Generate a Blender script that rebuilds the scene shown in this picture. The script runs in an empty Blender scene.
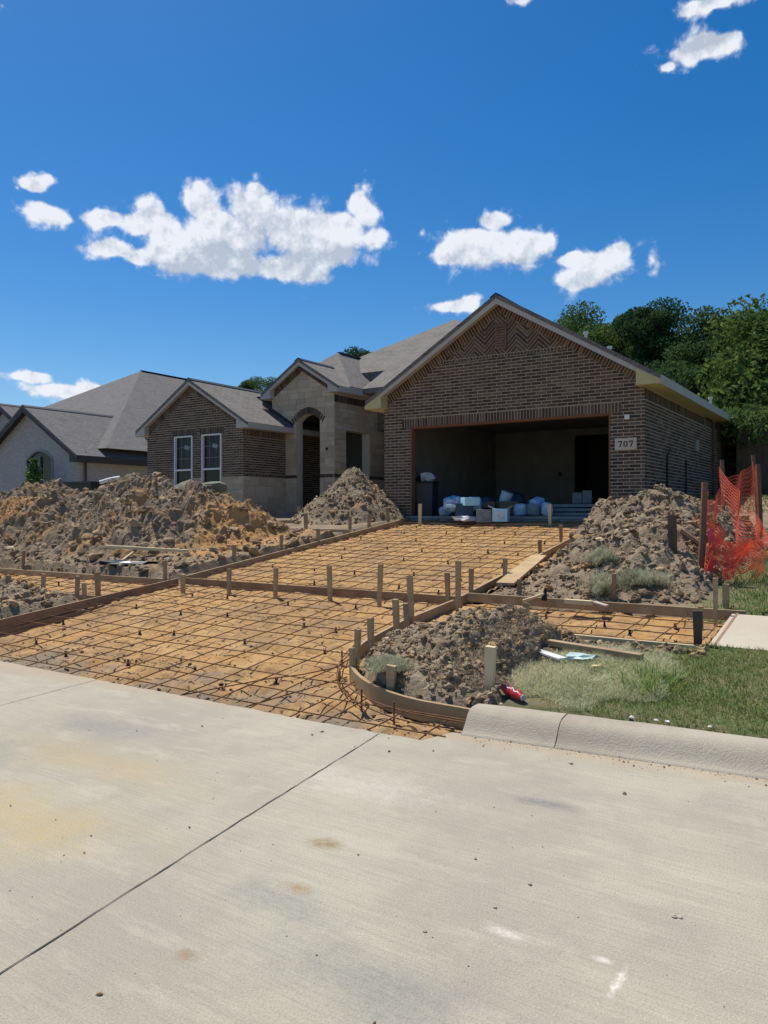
import bpy, math, random
import numpy as np
from mathutils import Vector, Matrix
random.seed(7); np.random.seed(7)
S = bpy.context.scene
C = S.collection
rad = math.radians
# ------------------------------------------------------------------ camera
YAW = rad(33.6); CY, SY = math.cos(YAW), math.sin(YAW)
FPX = 769.0; EYE = 1.6
cam = bpy.data.objects.new('camera', bpy.data.cameras.new('camera')); C.objects.link(cam)
cam.location = (0, 0, EYE); cam.rotation_euler = (rad(90), 0, YAW)
cam.data.sensor_fit = 'VERTICAL'; cam.data.sensor_height = 36; cam.data.lens = FPX/1024*36
cam.data.clip_start = .05; cam.data.clip_end = 3000
S.camera = cam
# ------------------------------------------------------------------ sun + view
SUN = Vector((-.40, .13, .90)).normalized()
sl = bpy.data.lights.new('sun', 'SUN'); sl.energy = 4.1; sl.angle = rad(.5); sl.color = (1, .93, .81)
so = bpy.data.objects.new('sun', sl); C.objects.link(so)
so.rotation_euler = SUN.to_track_quat('Z', 'Y').to_euler(); so.location = (0, 0, 40)
S.view_settings.view_transform = 'Standard'; S.view_settings.look = 'None'
S.view_settings.exposure = 0.40; S.view_settings.gamma = 1; S.view_settings.use_curve_mapping = False
# ------------------------------------------------------------------ node helper
class NT:
    def __init__(s, tree): s.t = tree; s.n = tree.nodes; s.l = tree.links
    def node(s, typ, **kw):
        n = s.n.new(typ)
        for k, v in kw.items(): setattr(n, k, v)
        return n
    def put(s, sock, v):
        if hasattr(v, 'is_output') or isinstance(v, bpy.types.NodeSocket): s.l.new(v, sock)
        else: sock.default_value = v
    def math(s, op, a, b=None, c=None, clamp=False):
        n = s.node('ShaderNodeMath', operation=op); n.use_clamp = clamp
        s.put(n.inputs[0], a)
        if b is not None: s.put(n.inputs[1], b)
        if c is not None: s.put(n.inputs[2], c)
        return n.outputs[0]
    def vmath(s, op, a, b=None):
        n = s.node('ShaderNodeVectorMath', operation=op); s.put(n.inputs[0], a)
        if b is not None: s.put(n.inputs[1], b)
        return n.outputs['Value'] if op in ('LENGTH', 'DOT_PRODUCT', 'DISTANCE') else n.outputs[0]
    def noise(s, vec, scale, detail=4, rough=.6, dist=0, out='Fac'):
        n = s.node('ShaderNodeTexNoise')
        if vec is not None: s.put(n.inputs['Vector'], vec)
        n.inputs['Scale'].default_value = scale; n.inputs['Detail'].default_value = detail
        n.inputs['Roughness'].default_value = rough; n.inputs['Distortion'].default_value = dist
        return n.outputs[out]
    def ramp(s, fac, stops, interp='LINEAR'):
        n = s.node('ShaderNodeValToRGB'); s.put(n.inputs[0], fac); r = n.color_ramp; r.interpolation = interp
        while len(r.elements) < len(stops): r.elements.new(.5)
        for e, (p, c) in zip(r.elements, stops):
            e.position = p; e.color = (c, c, c, 1) if isinstance(c, (int, float)) else (*c, 1)
        return n.outputs[0]
    def mix(s, fac, a, b, mode='MIX'):
        n = s.node('ShaderNodeMix', data_type='RGBA', blend_type=mode); s.put(n.inputs[0], fac)
        for i, v in ((6, a), (7, b)):
            if isinstance(v, (tuple, list)): v = (*v[:3], 1)
            s.put(n.inputs[i], v)
        return n.outputs[2]
    def smooth(s, x, lo, hi):
        n = s.node('ShaderNodeMapRange', interpolation_type='SMOOTHSTEP'); s.put(n.inputs[0], x)
        n.inputs[1].default_value = lo; n.inputs[2].default_value = hi
        return n.outputs[0]
# ------------------------------------------------------------------ world: sky with cumulus
W = bpy.data.worlds.new('World'); S.world = W; W.use_nodes = True
t = NT(W.node_tree); t.n.clear()
sky = t.node('ShaderNodeTexSky', sky_type='NISHITA'); sky.sun_disc = False
sky.sun_elevation = math.asin(SUN.z); sky.sun_rotation = math.atan2(SUN.x, SUN.y)
sky.air_density = 1.0; sky.dust_density = .4; sky.ozone_density = 3.5
def azel(px, py):
    a = (px-384)/FPX; b = (512-py)/FPX
    x = a*CY - SY; y = a*SY + CY
    return math.atan2(x, y), math.atan2(b, math.hypot(x, y))
geo = t.node('ShaderNodeTexCoord').outputs['Generated']
sep = t.node('ShaderNodeSeparateXYZ'); t.put(sep.inputs[0], geo)
az = t.math('ARCTAN2', sep.outputs[0], sep.outputs[1]); el = t.math('ARCSINE', sep.outputs[2])
comb = t.node('ShaderNodeCombineXYZ'); t.put(comb.inputs[0], az); t.put(comb.inputs[1], el)
ae = comb.outputs[0]
BLOBS = [(203,206,24,28),(203,184,11,9),(250,212,34,30),(255,192,14,10),(225,232,60,30),(290,228,44,28),(330,232,34,26),(358,205,17,20),(365,190,9,8),(376,235,14,18),(345,232,26,22),(368,214,15,18),
 (215,264,84,23),(290,268,50,18),(320,250,50,20),(165,228,24,20),(150,212,20,15),(134,224,26,18),(102,219,28,13),(112,248,32,14),(138,256,22,13),(180,250,44,30),
 (45,214,31,14),(62,220,16,8),(34,188,20,11),(46,184,14,9),(20,192,5,4),
 (478,246,50,25),(492,222,24,15),(520,248,36,24),(545,246,14,12),(448,252,22,14),(424,233,6,5),(600,264,42,20),(580,280,34,14),(620,252,20,14),(572,262,20,10),(653,262,7,12),(614,262,5,5),
 (455,305,28,10),(468,299,14,7),(700,48,42,20),(668,62,14,9),(722,42,22,16),(712,4,50,12),(522,2,14,7),(2,6,8,8),(32,375,27,8),(62,389,50,11),(88,382,20,7)]
def warped(vec):
    w1 = t.node('ShaderNodeTexNoise'); t.put(w1.inputs['Vector'], ae); w1.inputs['Scale'].default_value = 16; w1.inputs['Detail'].default_value = 4
    return t.vmath('ADD', vec, t.vmath('MULTIPLY', t.vmath('SUBTRACT', w1.outputs['Color'], (.5, .5, .5)), (.028, .026, 0)))
def cloud_field(vec, k=.28, blobs=None):
    den = None
    for (px, py, rx, ry) in (blobs or BLOBS):
        A, E = azel(px, py); A2, _ = azel(px+rx, py); _, E2 = azel(px, py-ry)
        d = t.vmath('LENGTH', t.vmath('MULTIPLY', t.vmath('SUBTRACT', vec, (A, E, 0)), (1/abs(A2-A), 1/abs(E2-E), 0)))
        w_ = .5 if rx < 12 else .9 if rx < 20 else 1.1
        m = t.math('MULTIPLY_ADD', d, -w_, 1.12*w_)
        den = m if den is None else t.math('SMOOTH_MAX', den, m, k)
    return den
aew = warped(ae); den = cloud_field(aew)
def puffs(vec):
    wn = t.node('ShaderNodeTexNoise'); t.put(wn.inputs['Vector'], vec); wn.inputs['Scale'].default_value = 40; wn.inputs['Detail'].default_value = 5
    vv = t.vmath('ADD', vec, t.vmath('MULTIPLY', t.vmath('SUBTRACT', wn.outputs['Color'], (.5, .5, .5)), (.02, .02, 0)))
    v = t.node('ShaderNodeTexVoronoi', feature='SMOOTH_F1', voronoi_dimensions='2D'); t.put(v.inputs['Vector'], vv)
    v.inputs['Scale'].default_value = 22; v.inputs['Detail'].default_value = 3; v.inputs['Roughness'].default_value = .55; v.inputs['Lacunarity'].default_value = 2.3; v.inputs['Smoothness'].default_value = .5
    return t.math('SUBTRACT', .98, t.math('MULTIPLY', v.outputs['Distance'], 1.0))
def billow(vec): return t.math('ADD', t.math('MULTIPLY', puffs(vec), .5), t.math('MULTIPLY', t.noise(vec, 24, 11, .66, .35), .5))
n1 = billow(ae)
nl = t.noise(t.vmath('ADD', ae, (5.2, 2.1, 0)), 9, 4, .5)
dens = t.math('ADD', den, t.math('MULTIPLY', t.math('SUBTRACT', n1, .37), 2.1))
dens = t.math('ADD', dens, t.math('MULTIPLY', t.math('SUBTRACT', nl, .5), .8))
dens = t.math('ADD', dens, t.math('MULTIPLY', t.smooth(den, .3, .9), .9))
alpha = t.math('POWER', t.smooth(dens, -.05, .95), 1.15)
up = cloud_field(t.vmath('ADD', aew, (-.008, .030, 0)), blobs=[b for b in BLOBS if b[2] >= 30])
n2 = billow(t.vmath('ADD', ae, (-.005, .010, 0)))
relief = t.math('MULTIPLY', t.math('SUBTRACT', n1, n2), 2.6)
shade = t.math('MULTIPLY', t.smooth(up, -.1, 1.1), .85)
lit = t.math('ADD', t.math('SUBTRACT', .88, shade), relief, clamp=True)
ccol = t.mix(lit, (3.8, 4.3, 5.1), (6.7, 6.9, 7.3))
hs = t.node('ShaderNodeHueSaturation'); t.put(hs.inputs['Color'], sky.outputs[0])
hs.inputs['Saturation'].default_value = 1.42; hs.inputs['Value'].default_value = .83; hs.inputs['Hue'].default_value = .502
fin = t.mix(t.math('MULTIPLY', alpha, .95), hs.outputs[0], ccol)
bg = t.node('ShaderNodeBackground'); t.put(bg.inputs[0], fin); bg.inputs[1].default_value = .1
out = t.node('ShaderNodeOutputWorld'); t.l.new(bg.outputs[0], out.inputs[0])
W.cycles.sampling_method = 'MANUAL'; W.cycles.sample_map_resolution = 1024
# ------------------------------------------------------------------ materials
def mat(name, base, rough=.85, vary=None, scale=6, bump=0, bscale=40, detail=6, coord='Object', spec=.3, stretch=None, extra=None, trans=None):
    """base colour, optional second colour mixed by noise, bump"""
    m = bpy.data.materials.new(name); m.use_nodes = True; t = NT(m.node_tree)
    bs = t.n['Principled BSDF']; bs.inputs['Roughness'].default_value = rough
    bs.inputs['Specular IOR Level'].default_value = spec
    co = t.node('ShaderNodeTexCoord').outputs[coord]
    if stretch: co = t.vmath('MULTIPLY', co, stretch)
    col = None
    if vary is not None:
        f = t.smooth(t.noise(co, scale, detail, .62), .36, .64)
        col = t.mix(f, base, vary)
    if extra: col = extra(t, co, col if col is not None else base)
    t.put(bs.inputs['Base Color'], col if col is not None else (*base, 1))
    if bump:
        b = t.node('ShaderNodeBump'); b.inputs['Strength'].default_value = min(1, bump); b.inputs['Distance'].default_value = .02
        t.put(b.inputs['Height'], t.noise(co, bscale, 6, .65)); t.l.new(b.outputs[0], bs.inputs['Normal'])
    if trans:
        tr = t.node('ShaderNodeBsdfTranslucent'); mx = t.node('ShaderNodeMixShader'); mx.inputs[0].default_value = trans
        t.put(tr.inputs[0], col if col is not None else (*base, 1))
        t.l.new(bs.outputs[0], mx.inputs[1]); t.l.new(tr.outputs[0], mx.inputs[2]); t.l.new(mx.outputs[0], t.n['Material Output'].inputs[0])
    return m
def rnd_ramp(stops, amount=1):
    def f(t, co, col):
        a = t.node('ShaderNodeAttribute', attribute_name='rnd')
        r = t.ramp(a.outputs['Fac'], stops)
        return t.mix(t.math('MULTIPLY', t.noise(co, 60, 3, .6), .5), r, (.5, .5, .5), 'MULTIPLY') if amount == 1 else r
    return f
M = {}
M['brick'] = mat('brown_brick', (.1, .08, .07), .9, bump=.4, bscale=90, extra=rnd_ramp([(0, (.062, .047, .040)), (.35, (.11, .076, .058)), (.7, (.155, .107, .08)), (.9, (.20, .15, .115)), (1, (.06, .05, .047))]))
M['mortar'] = mat('tan_mortar', (.54, .44, .33), .95, (.46, .37, .27), 9, .3, 120)
M['stone'] = mat('cream_stone', (.4, .33, .25), .9, bump=.9, bscale=16, extra=rnd_ramp([(0, (.52, .41, .28)), (.4, (.68, .56, .41)), (.75, (.60, .46, .31)), (1, (.46, .37, .28))]))
M['stone_mortar'] = mat('pale_stone_mortar', (.56, .50, .41), .95, bump=.3)
M['fascia'] = mat('primed_trim', (.50, .47, .41), .7, (.45, .42, .37), 3, .1, 60)
M['yellowboard'] = mat('yellow_primed_board', (.56, .50, .25), .7, (.50, .44, .22), 5)
M['darktrim'] = mat('charcoal_trim', (.035, .037, .042), .5)
M['drywall'] = mat('grey_drywall', (.24, .235, .22), .95, (.20, .195, .18), 2)
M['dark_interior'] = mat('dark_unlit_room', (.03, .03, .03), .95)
M['sheath'] = mat('grey_green_sheathing', (.14, .15, .13), .9)
def shingle_extra(c1, c2, c3):
    def f(t, co, col):
        b = t.node('ShaderNodeTexBrick'); t.put(b.inputs['Vector'], co)
        b.offset_frequency = 2; b.squash = 1
        b.inputs['Color1'].default_value = (*c1, 1); b.inputs['Color2'].default_value = (*c2, 1); b.inputs['Mortar'].default_value = (*[x*.4 for x in c1], 1)
        b.inputs['Scale'].default_value = 1; b.inputs['Mortar Size'].default_value = .012; b.inputs['Brick Width'].default_value = .27; b.inputs['Row Height'].default_value = .14
        b.inputs['Bias'].default_value = 0
        c = t.mix(t.smooth(t.noise(co, 1.6, 5, .7), .35, .65), b.outputs[0], c3)
        g = t.noise(t.vmath('MULTIPLY', co, (1, 2.2, 1)), 14, 6, .8)
        return t.mix(.85, c, t.ramp(g, [(.36, .45), (.5, .95), (.64, 1.35)]), 'MULTIPLY')
    return f
M['shingle'] = mat('asphalt_shingle', (.15, .14, .13), .95, coord='UV', bump=.5, bscale=60, extra=shingle_extra((.22, .20, .185), (.15, .14, .13), (.20, .185, .17)))
M['shingle_n'] = mat('grey_asphalt_shingle', (.15, .14, .13), .95, coord='UV', bump=.5, bscale=60, extra=shingle_extra((.20, .19, .185), (.12, .118, .12), (.155, .15, .15)))
def pb_extra(t, co, col):
    b = t.node('ShaderNodeTexBrick'); t.put(b.inputs['Vector'], co)
    b.inputs['Color1'].default_value = (.38, .385, .385, 1); b.inputs['Color2'].default_value = (.27, .275, .28, 1); b.inputs['Mortar'].default_value = (.46, .455, .44, 1)
    b.inputs['Scale'].default_value = 1; b.inputs['Mortar Size'].default_value = .012; b.inputs['Brick Width'].default_value = .24; b.inputs['Row Height'].default_value = .08
    return t.mix(t.smooth(t.noise(co, 9, 4), .45, .6), b.outputs[0], (.34, .34, .335))
M['pale_brick'] = mat('pale_painted_brick', (.5, .5, .48), .9, coord='UV', bump=.5, bscale=30, extra=pb_extra)
M['glass'] = mat('dark_window_glass', (.012, .014, .016), .12, spec=.25)
M['white'] = mat('white_vinyl', (.75, .75, .73), .4)
M['wood'] = mat('pine_lumber', (.50, .37, .21), .75, (.40, .28, .15), 3, .3, 30, stretch=(1, 1, 6))
M['wood2'] = mat('weathered_pine_lumber', (.40, .30, .18), .85, (.31, .22, .13), 4, .3, 30)
M['wood3'] = mat('brown_form_board', (.33, .21, .125), .85, (.25, .16, .095), 3, .3, 30)
M['woodpale'] = mat('fresh_pale_lumber', (.68, .56, .34), .7, (.60, .48, .28), 3, .2, 30)
M['wooddark'] = mat('old_dark_wood', (.09, .065, .045), .9, (.13, .10, .07), 5, .4, 20)
M['masonite'] = mat('tan_bent_form_board', (.40, .28, .15), .6, (.34, .24, .13), 3, .1, 30)
M['rebar'] = mat('rusty_rebar', (.13, .07, .038), .8, (.22, .105, .045), 14, .4, 200)
M['blackplastic'] = mat('black_plastic', (.015, .015, .016), .5)
def soil_extra(t, co, col):
    big = t.smooth(t.noise(co, .9, 5, .65), .46, .62)
    c = t.mix(big, col, (.33, .205, .095))
    sep = t.node('ShaderNodeSeparateXYZ'); t.put(sep.inputs[0], co)
    # greyer, darker trampled earth in a band next to the street
    edge = t.math('SUBTRACT', 5.2, t.math('ADD', sep.outputs[1], t.math('MULTIPLY', t.math('SUBTRACT', t.noise(co, 1.3, 4), .5), 3.2)))
    c = t.mix(t.smooth(edge, -.4, .5), c, (.23, .185, .135))
    dk = t.smooth(t.noise(co, 5, 7, .75), .50, .60)
    c = t.mix(t.math('MULTIPLY', dk, .7), c, (.25, .15, .07))
    c = t.mix(t.math('MULTIPLY', t.smooth(t.noise(co, 2.2, 6, .7), .54, .66), .6), c, (.24, .185, .125))
    return c
M['soil'] = mat('orange_sandy_soil', (.41, .23, .082), .95, (.47, .295, .13), 3, .9, 26, extra=soil_extra)
def dirt_extra(orange):
    def f(t, co, col):
        c = t.mix(t.smooth(t.noise(co, 1.1, 4, .6), .52 if orange else .60, .66 if orange else .72), col, (.42, .25, .11))
        if orange:
            g = t.node('ShaderNodeNewGeometry').outputs['Position']
            for (ox, oy, rr) in ((-11.2, 11.9, 1.25), (-17.3, 10.2, .9), (-16.2, 12.6, .8), (-10.9, 10.6, .8)):
                d = t.math('ADD', t.vmath('DISTANCE', t.vmath('MULTIPLY', g, (1, 1, 0)), (ox, oy, 0)), t.math('MULTIPLY', t.math('SUBTRACT', t.noise(g, 3, 5, .7), .5), 1.8))
                c = t.mix(t.math('SUBTRACT', .85, t.math('MULTIPLY', t.smooth(d, rr*.5, rr*1.2), .85)), c, (.50, .27, .09))
        return t.mix(t.math('MULTIPLY', t.smooth(t.noise(co, 45, 4, .7), .50, .68), .6), c, (.38, .30, .20))
    return f
M['dirt'] = mat('grey_brown_clay', (.32, .25, .165), .97, (.20, .15, .10), 2.4, 1, 34, extra=dirt_extra(False))
M['dirt_o'] = mat('brown_clay_with_orange', (.29, .22, .145), .97, (.18, .135, .09), 2.2, 1, 34, extra=dirt_extra(True))
M['clod'] = mat('clay_clod', (.32, .25, .18), .97, bump=1, bscale=30, extra=rnd_ramp([(0, (.15, .11, .07)), (.45, (.27, .20, .125)), (.8, (.36, .275, .18)), (.93, (.42, .25, .10)), (1, (.50, .41, .29))], 2))
M['grass'] = mat('green_grass', (.10, .15, .035), .8, trans=.35, extra=rnd_ramp([(0, (.12, .18, .045)), (.5, (.19, .25, .07)), (.8, (.28, .30, .11)), (1, (.46, .40, .2))], 2))
M['drygrass'] = mat('pale_dry_grass', (.4, .4, .25), .85, trans=.3, extra=rnd_ramp([(0, (.42, .44, .24)), (.5, (.64, .62, .40)), (1, (.78, .72, .52))], 2))
M['greygrass'] = mat('grey_green_uprooted_grass', (.3, .33, .24), .85, trans=.3, extra=rnd_ramp([(0, (.26, .27, .17)), (.5, (.46, .46, .32)), (1, (.60, .55, .40))], 2))
def leaf_extra(t, co, col):
    c = rnd_ramp([(0, (.034, .07, .028)), (.55, (.062, .112, .042)), (.9, (.09, .145, .052)), (1, (.115, .17, .062))], 2)(t, co, col)
    oi = t.node('ShaderNodeObjectInfo'); return t.mix(1.0, c, t.ramp(oi.outputs['Random'], [(0, (.85, .9, .95)), (.5, (1.25, 1.2, 1.1)), (1, (1.8, 1.55, 1.0))]), 'MULTIPLY')
M['leaf'] = mat('tree_leaves', (.05, .08, .025), .95, spec=.05, trans=.3, extra=leaf_extra)
M['bark'] = mat('tree_bark', (.10, .08, .06), .95, (.15, .125, .1), 6, .8, 12)
M['orangenet'] = mat('orange_safety_mesh', (.76, .14, .07), .55, trans=.3)
M['pink'] = mat('pink_ribbon', (.85, .07, .16), .6)
M['rust'] = mat('weathered_reddish_post', (.22, .11, .07), .85, (.16, .09, .06), 6)
M['kerbc'] = mat('kerb_concrete', (.42, .38, .30), .9, (.35, .305, .24), 1.6, .5, 70)
M['walkc'] = mat('sidewalk_concrete', (.50, .455, .36), .9, (.46, .40, .31), 1.2, .3, 90)
M['slabc'] = mat('slab_concrete', (.38, .36, .33), .9, (.3, .29, .27), 2, .3, 60)
M['tar'] = mat('joint_sealant', (.06, .055, .05), .9)
def street_extra(t, co, col):
    def patch(x, y, rx, ry, colr, amt, c, ns=3.0, rot=0):
        v = t.vmath('SUBTRACT', co, (x, y, 0))
        v = t.vmath('MULTIPLY', v, (1/rx, 1/ry, 0))
        d = t.math('ADD', t.vmath('LENGTH', v), t.math('MULTIPLY', t.math('SUBTRACT', t.noise(co, ns, 5, .65), .5), 2.2))
        br = t.ramp(t.noise(co, 26, 6, .75), [(.36, .35), (.60, 1.0)])
        return t.mix(t.math('MULTIPLY', t.math('MULTIPLY', t.math('SUBTRACT', 1, t.smooth(d, .0, 1.35)), amt), br), c, colr)
    c = col
    # broad mottling, broom texture streaks (along X), fine aggregate
    c = t.mix(t.math('MULTIPLY', t.smooth(t.noise(co, .9, 7, .68), .42, .62), .65), c, (.34, .305, .255))
    st = t.noise(t.vmath('MULTIPLY', co, (2.0, 70, 1)), 1, 6, .75)
    c = t.mix(t.math('MULTIPLY', t.smooth(st, .42, .62), .45), c, (.31, .28, .235))
    c = t.mix(t.math('MULTIPLY', t.smooth(t.noise(t.vmath('MULTIPLY', co, (.8, 2.2, 1)), 1.7, 7, .72), .52, .66), .5), c, (.50, .445, .36))
    c = patch(-3.85, 2.3, .8, .4, (.46, .36, .19), .9, c, 2.2)
    c = patch(-4.3, 3.1, .9, .3, (.44, .34, .19), .8, c, 2)
    c = patch(-5.2, 2.6, .5, .45, (.235, .235, .22), .8, c, 2.5)
    c = patch(-4.9, 3.6, .55, .25, (.24, .24, .23), .7, c, 3)
    c = patch(-1.45, 2.15, .55, .20, (.24, .24, .225), .7, c, 4)
    c = patch(-2.1, 2.4, .3, .15, (.25, .25, .235), .7, c, 4)
    c = patch(-1.6, 4.0, .22, .07, (.19, .19, .19), .9, c, 4)
    c = patch(-2.30, 2.93, .10, .07, (.29, .21, .11), 1.1, c, 9)
    c = patch(-2.12, 2.52, .09, .05, (.33, .22, .11), 1.0, c, 9)
    c = patch(-2.13, 1.92, .06, .04, (.30, .23, .13), 1.0, c, 12)
    c = patch(-.785, 2.62, .016, .10, (.70, .67, .60), 1.3, c, 22)
    c = patch(-.873, 2.72, .035, .02, (.64, .61, .54), 1.1, c, 20)
    c = patch(-1.24, 2.69, .09, .03, (.60, .57, .50), 1.1, c, 14)
    c = patch(-2.6, 3.7, .6, .25, (.58, .54, .46), .6, c, 6)
    c = patch(-.95, 1.9, .5, .12, (.56, .53, .47), .5, c, 7)
    # orange-brown wash in the gutter
    sep = t.node('ShaderNodeSeparateXYZ'); t.put(sep.inputs[0], co)
    gy = t.math('SUBTRACT', sep.outputs[1], t.math('MULTIPLY', sep.outputs[0], .1))
    g = t.math('SUBTRACT', t.math('ADD', gy, t.math('MULTIPLY', t.math('SUBTRACT', t.noise(co, 4, 5), .5), .5)), 4.93)
    c = t.mix(t.math('MULTIPLY', t.smooth(g, -.02, .22), .55), c, (.42, .32, .21))
    fl = t.noise(t.vmath('MULTIPLY', co, (9, 40, 1)), 1.6, 7, .8)
    c = t.mix(t.math('MULTIPLY', t.smooth(fl, .56, .70), .45), c, (.25, .22, .175))
    mud = t.noise(t.vmath('MULTIPLY', co, (3, 9, 1)), 2.3, 8, .75)
    c = t.mix(t.math('MULTIPLY', t.smooth(mud, .58, .72), .5), c, (.36, .28, .18))
    ag = t.noise(co, 130, 3, .7)
    c = t.mix(.5, c, t.ramp(ag, [(.32, .55), (.5, .95), (.7, 1.25)]), 'MULTIPLY')
    sp = t.noise(co, 38, 2, .5)
    c = t.mix(t.math('MULTIPLY', t.smooth(sp, .70, .76), .5), c, (.2, .17, .13))
    return c
M['street'] = mat('street_concrete', (.45, .425, .33), .88, (.40, .375, .29), .5, .45, 90, extra=street_extra)
def ground_extra(t, co, col):
    sep = t.node('ShaderNodeSeparateXYZ'); t.put(sep.inputs[0], co)
    nn = t.math('MULTIPLY', t.math('SUBTRACT', t.noise(co, 2, 5), .5), 1.6)
    gx = t.math('ADD', sep.outputs[0], nn)
    right = t.smooth(gx, -2.1, -1.5)
    verge = t.math('MULTIPLY', t.smooth(gx, -3.1, -2.3), t.math('LESS_THAN', sep.outputs[1], 7.3))
    far = t.smooth(t.math('ADD', sep.outputs[1], nn), 24, 27)
    f = t.math('MAXIMUM', t.math('MAXIMUM', right, verge), far)
    gcol = t.mix(t.smooth(t.noise(co, 5, 5), .4, .62), (.10, .13, .045), (.17, .15, .08))
    return t.mix(f, col, gcol)
M['ground'] = mat('bare_earth', (.27, .205, .135), .97, (.18, .14, .095), 1.5, 1, 24, extra=ground_extra)
# ------------------------------------------------------------------ object helpers
ORG = {}
class MB:
    def __init__(s): s.v = []; s.f = []; s.r = []
    def face(s, pts, r=0):
        i = len(s.v); s.v += [tuple(p) for p in pts]; s.f.append(tuple(range(i, i+len(pts)))); s.r.append(r)
    def hull(s, vs, fs, r=0):
        i = len(s.v); s.v += [tuple(p) for p in vs]; s.f += [tuple(i+k for k in f) for f in fs]; s.r += [r]*len(fs)
    def box(s, c, size, rot=None, taper=1, r=0):
        hx, hy, hz = [k/2 for k in size]; vs = []
        for z in (-1, 1):
            k = taper if z > 0 else 1
            for x, y in ((-1, -1), (1, -1), (1, 1), (-1, 1)): vs.append(Vector((x*hx*k, y*hy*k, z*hz)))
        if rot is not None: vs = [rot @ v for v in vs]
        vs = [v + Vector(c) for v in vs]
        s.hull(vs, [(3, 2, 1, 0), (4, 5, 6, 7), (0, 1, 5, 4), (1, 2, 6, 5), (2, 3, 7, 6), (3, 0, 4, 7)], r)
    def bar(s, p, q, w, h, r=0, up=(0, 0, 1)):
        """board from p to q (top-centre line if h hangs below): width w across, height h, p/q on the centre"""
        p, q = Vector(p), Vector(q); d = (q-p); L = d.length; d.normalize()
        side = d.cross(Vector(up)).normalized(); u = side.cross(d)
        rot = Matrix((d, side, u)).transposed()
        s.box((p+q)/2, (L, w, h), rot, r=r)
    def prism(s, poly, fn, d0, d1, r=0):
        """poly 2D, fn(u,v,d)->xyz"""
        n = len(poly); vs = [fn(u, v, d0) for u, v in poly] + [fn(u, v, d1) for u, v in poly]
        s.hull(vs, [tuple(range(n)), tuple(range(2*n-1, n-1, -1))] + [(i, (i+1) % n, n+(i+1) % n, n+i) for i in range(n)], r)
    def tube(s, path, rr, n=6, r=0, cap=True):
        P = [Vector(p) for p in path]; rings = []; base = len(s.v)
        for i, p in enumerate(P):
            d = (P[min(i+1, len(P)-1)] - P[max(i-1, 0)]).normalized()
            a = d.cross(Vector((0, 0, 1)))
            if a.length < .1: a = d.cross(Vector((1, 0, 0)))
            a.normalize(); b = d.cross(a)
            R = rr[i] if isinstance(rr, (list, tuple)) else rr
            s.v += [tuple(p + (a*math.cos(k*2*math.pi/n) + b*math.sin(k*2*math.pi/n))*R) for k in range(n)]
        for i in range(len(P)-1):
            for k in range(n):
                s.f.append((base+i*n+k, base+i*n+(k+1) % n, base+(i+1)*n+(k+1) % n, base+(i+1)*n+k)); s.r.append(r)
        if cap:
            s.f.append(tuple(base+k for k in range(n))); s.r.append(r)
            s.f.append(tuple(base+(len(P)-1)*n+k for k in range(n-1, -1, -1))); s.r.append(r)
    def build(s, name, m, parent=None, smooth=False, uv=False, origin=None, bevel=0):
        return link_mesh(name, s.v, s.f, m, parent, smooth, uv, origin, s.r if any(s.r) else None, bevel)
def link_mesh(name, V, F, m, parent=None, smooth=False, uv=False, origin=None, rnd=None, bevel=0):
    V = np.array(V, float)
    if parent is not None: o_ = ORG[parent.name]
    elif origin is not None: o_ = np.array(origin, float)
    else: o_ = np.array([(V[:, 0].min()+V[:, 0].max())/2, (V[:, 1].min()+V[:, 1].max())/2, V[:, 2].min()])
    me = bpy.data.meshes.new(name)
    me.from_pydata((V-o_).tolist(), [], F if isinstance(F, list) else F.tolist())
    if smooth: me.polygons.foreach_set('use_smooth', [True]*len(me.polygons))
    if rnd is not None:
        a = me.attributes.new('rnd', 'FLOAT', 'FACE'); a.data.foreach_set('value', np.array(rnd, np.float32))
    if uv:
        ul = me.uv_layers.new(name='UVMap')
        me.update()
        for p in me.polygons:
            n = p.normal
            h = Vector((0, 0, 1)).cross(n)
            if h.length < .02: h = Vector((1, 0, 0))
            h.normalize(); sv = n.cross(h)
            for li in p.loop_indices:
                co = Vector(V[me.loops[li].vertex_index]); ul.data[li].uv = (co.dot(h), co.dot(sv))
    me.materials.append(m)
    o = bpy.data.objects.new(name, me); C.objects.link(o)
    if parent is not None:
        o.parent = parent; ORG[o.name] = ORG[parent.name]
    else:
        o.location = o_; ORG[o.name] = o_
    if bevel:
        b = o.modifiers.new('bevel', 'BEVEL'); b.width = bevel; b.segments = 2
    return o
def tag(o, label=None, cat=None, group=None, kind=None):
    if label: o['label'] = label
    if cat: o['category'] = cat
    if group: o['group'] = group
    if kind: o['kind'] = kind
    return o
def thing(name, loc, label, cat, group=None):
    o = bpy.data.objects.new(name, None); C.objects.link(o); o.location = loc; o.empty_display_size = .2
    ORG[o.name] = np.array(loc, float); return tag(o, label, cat, group)
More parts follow.
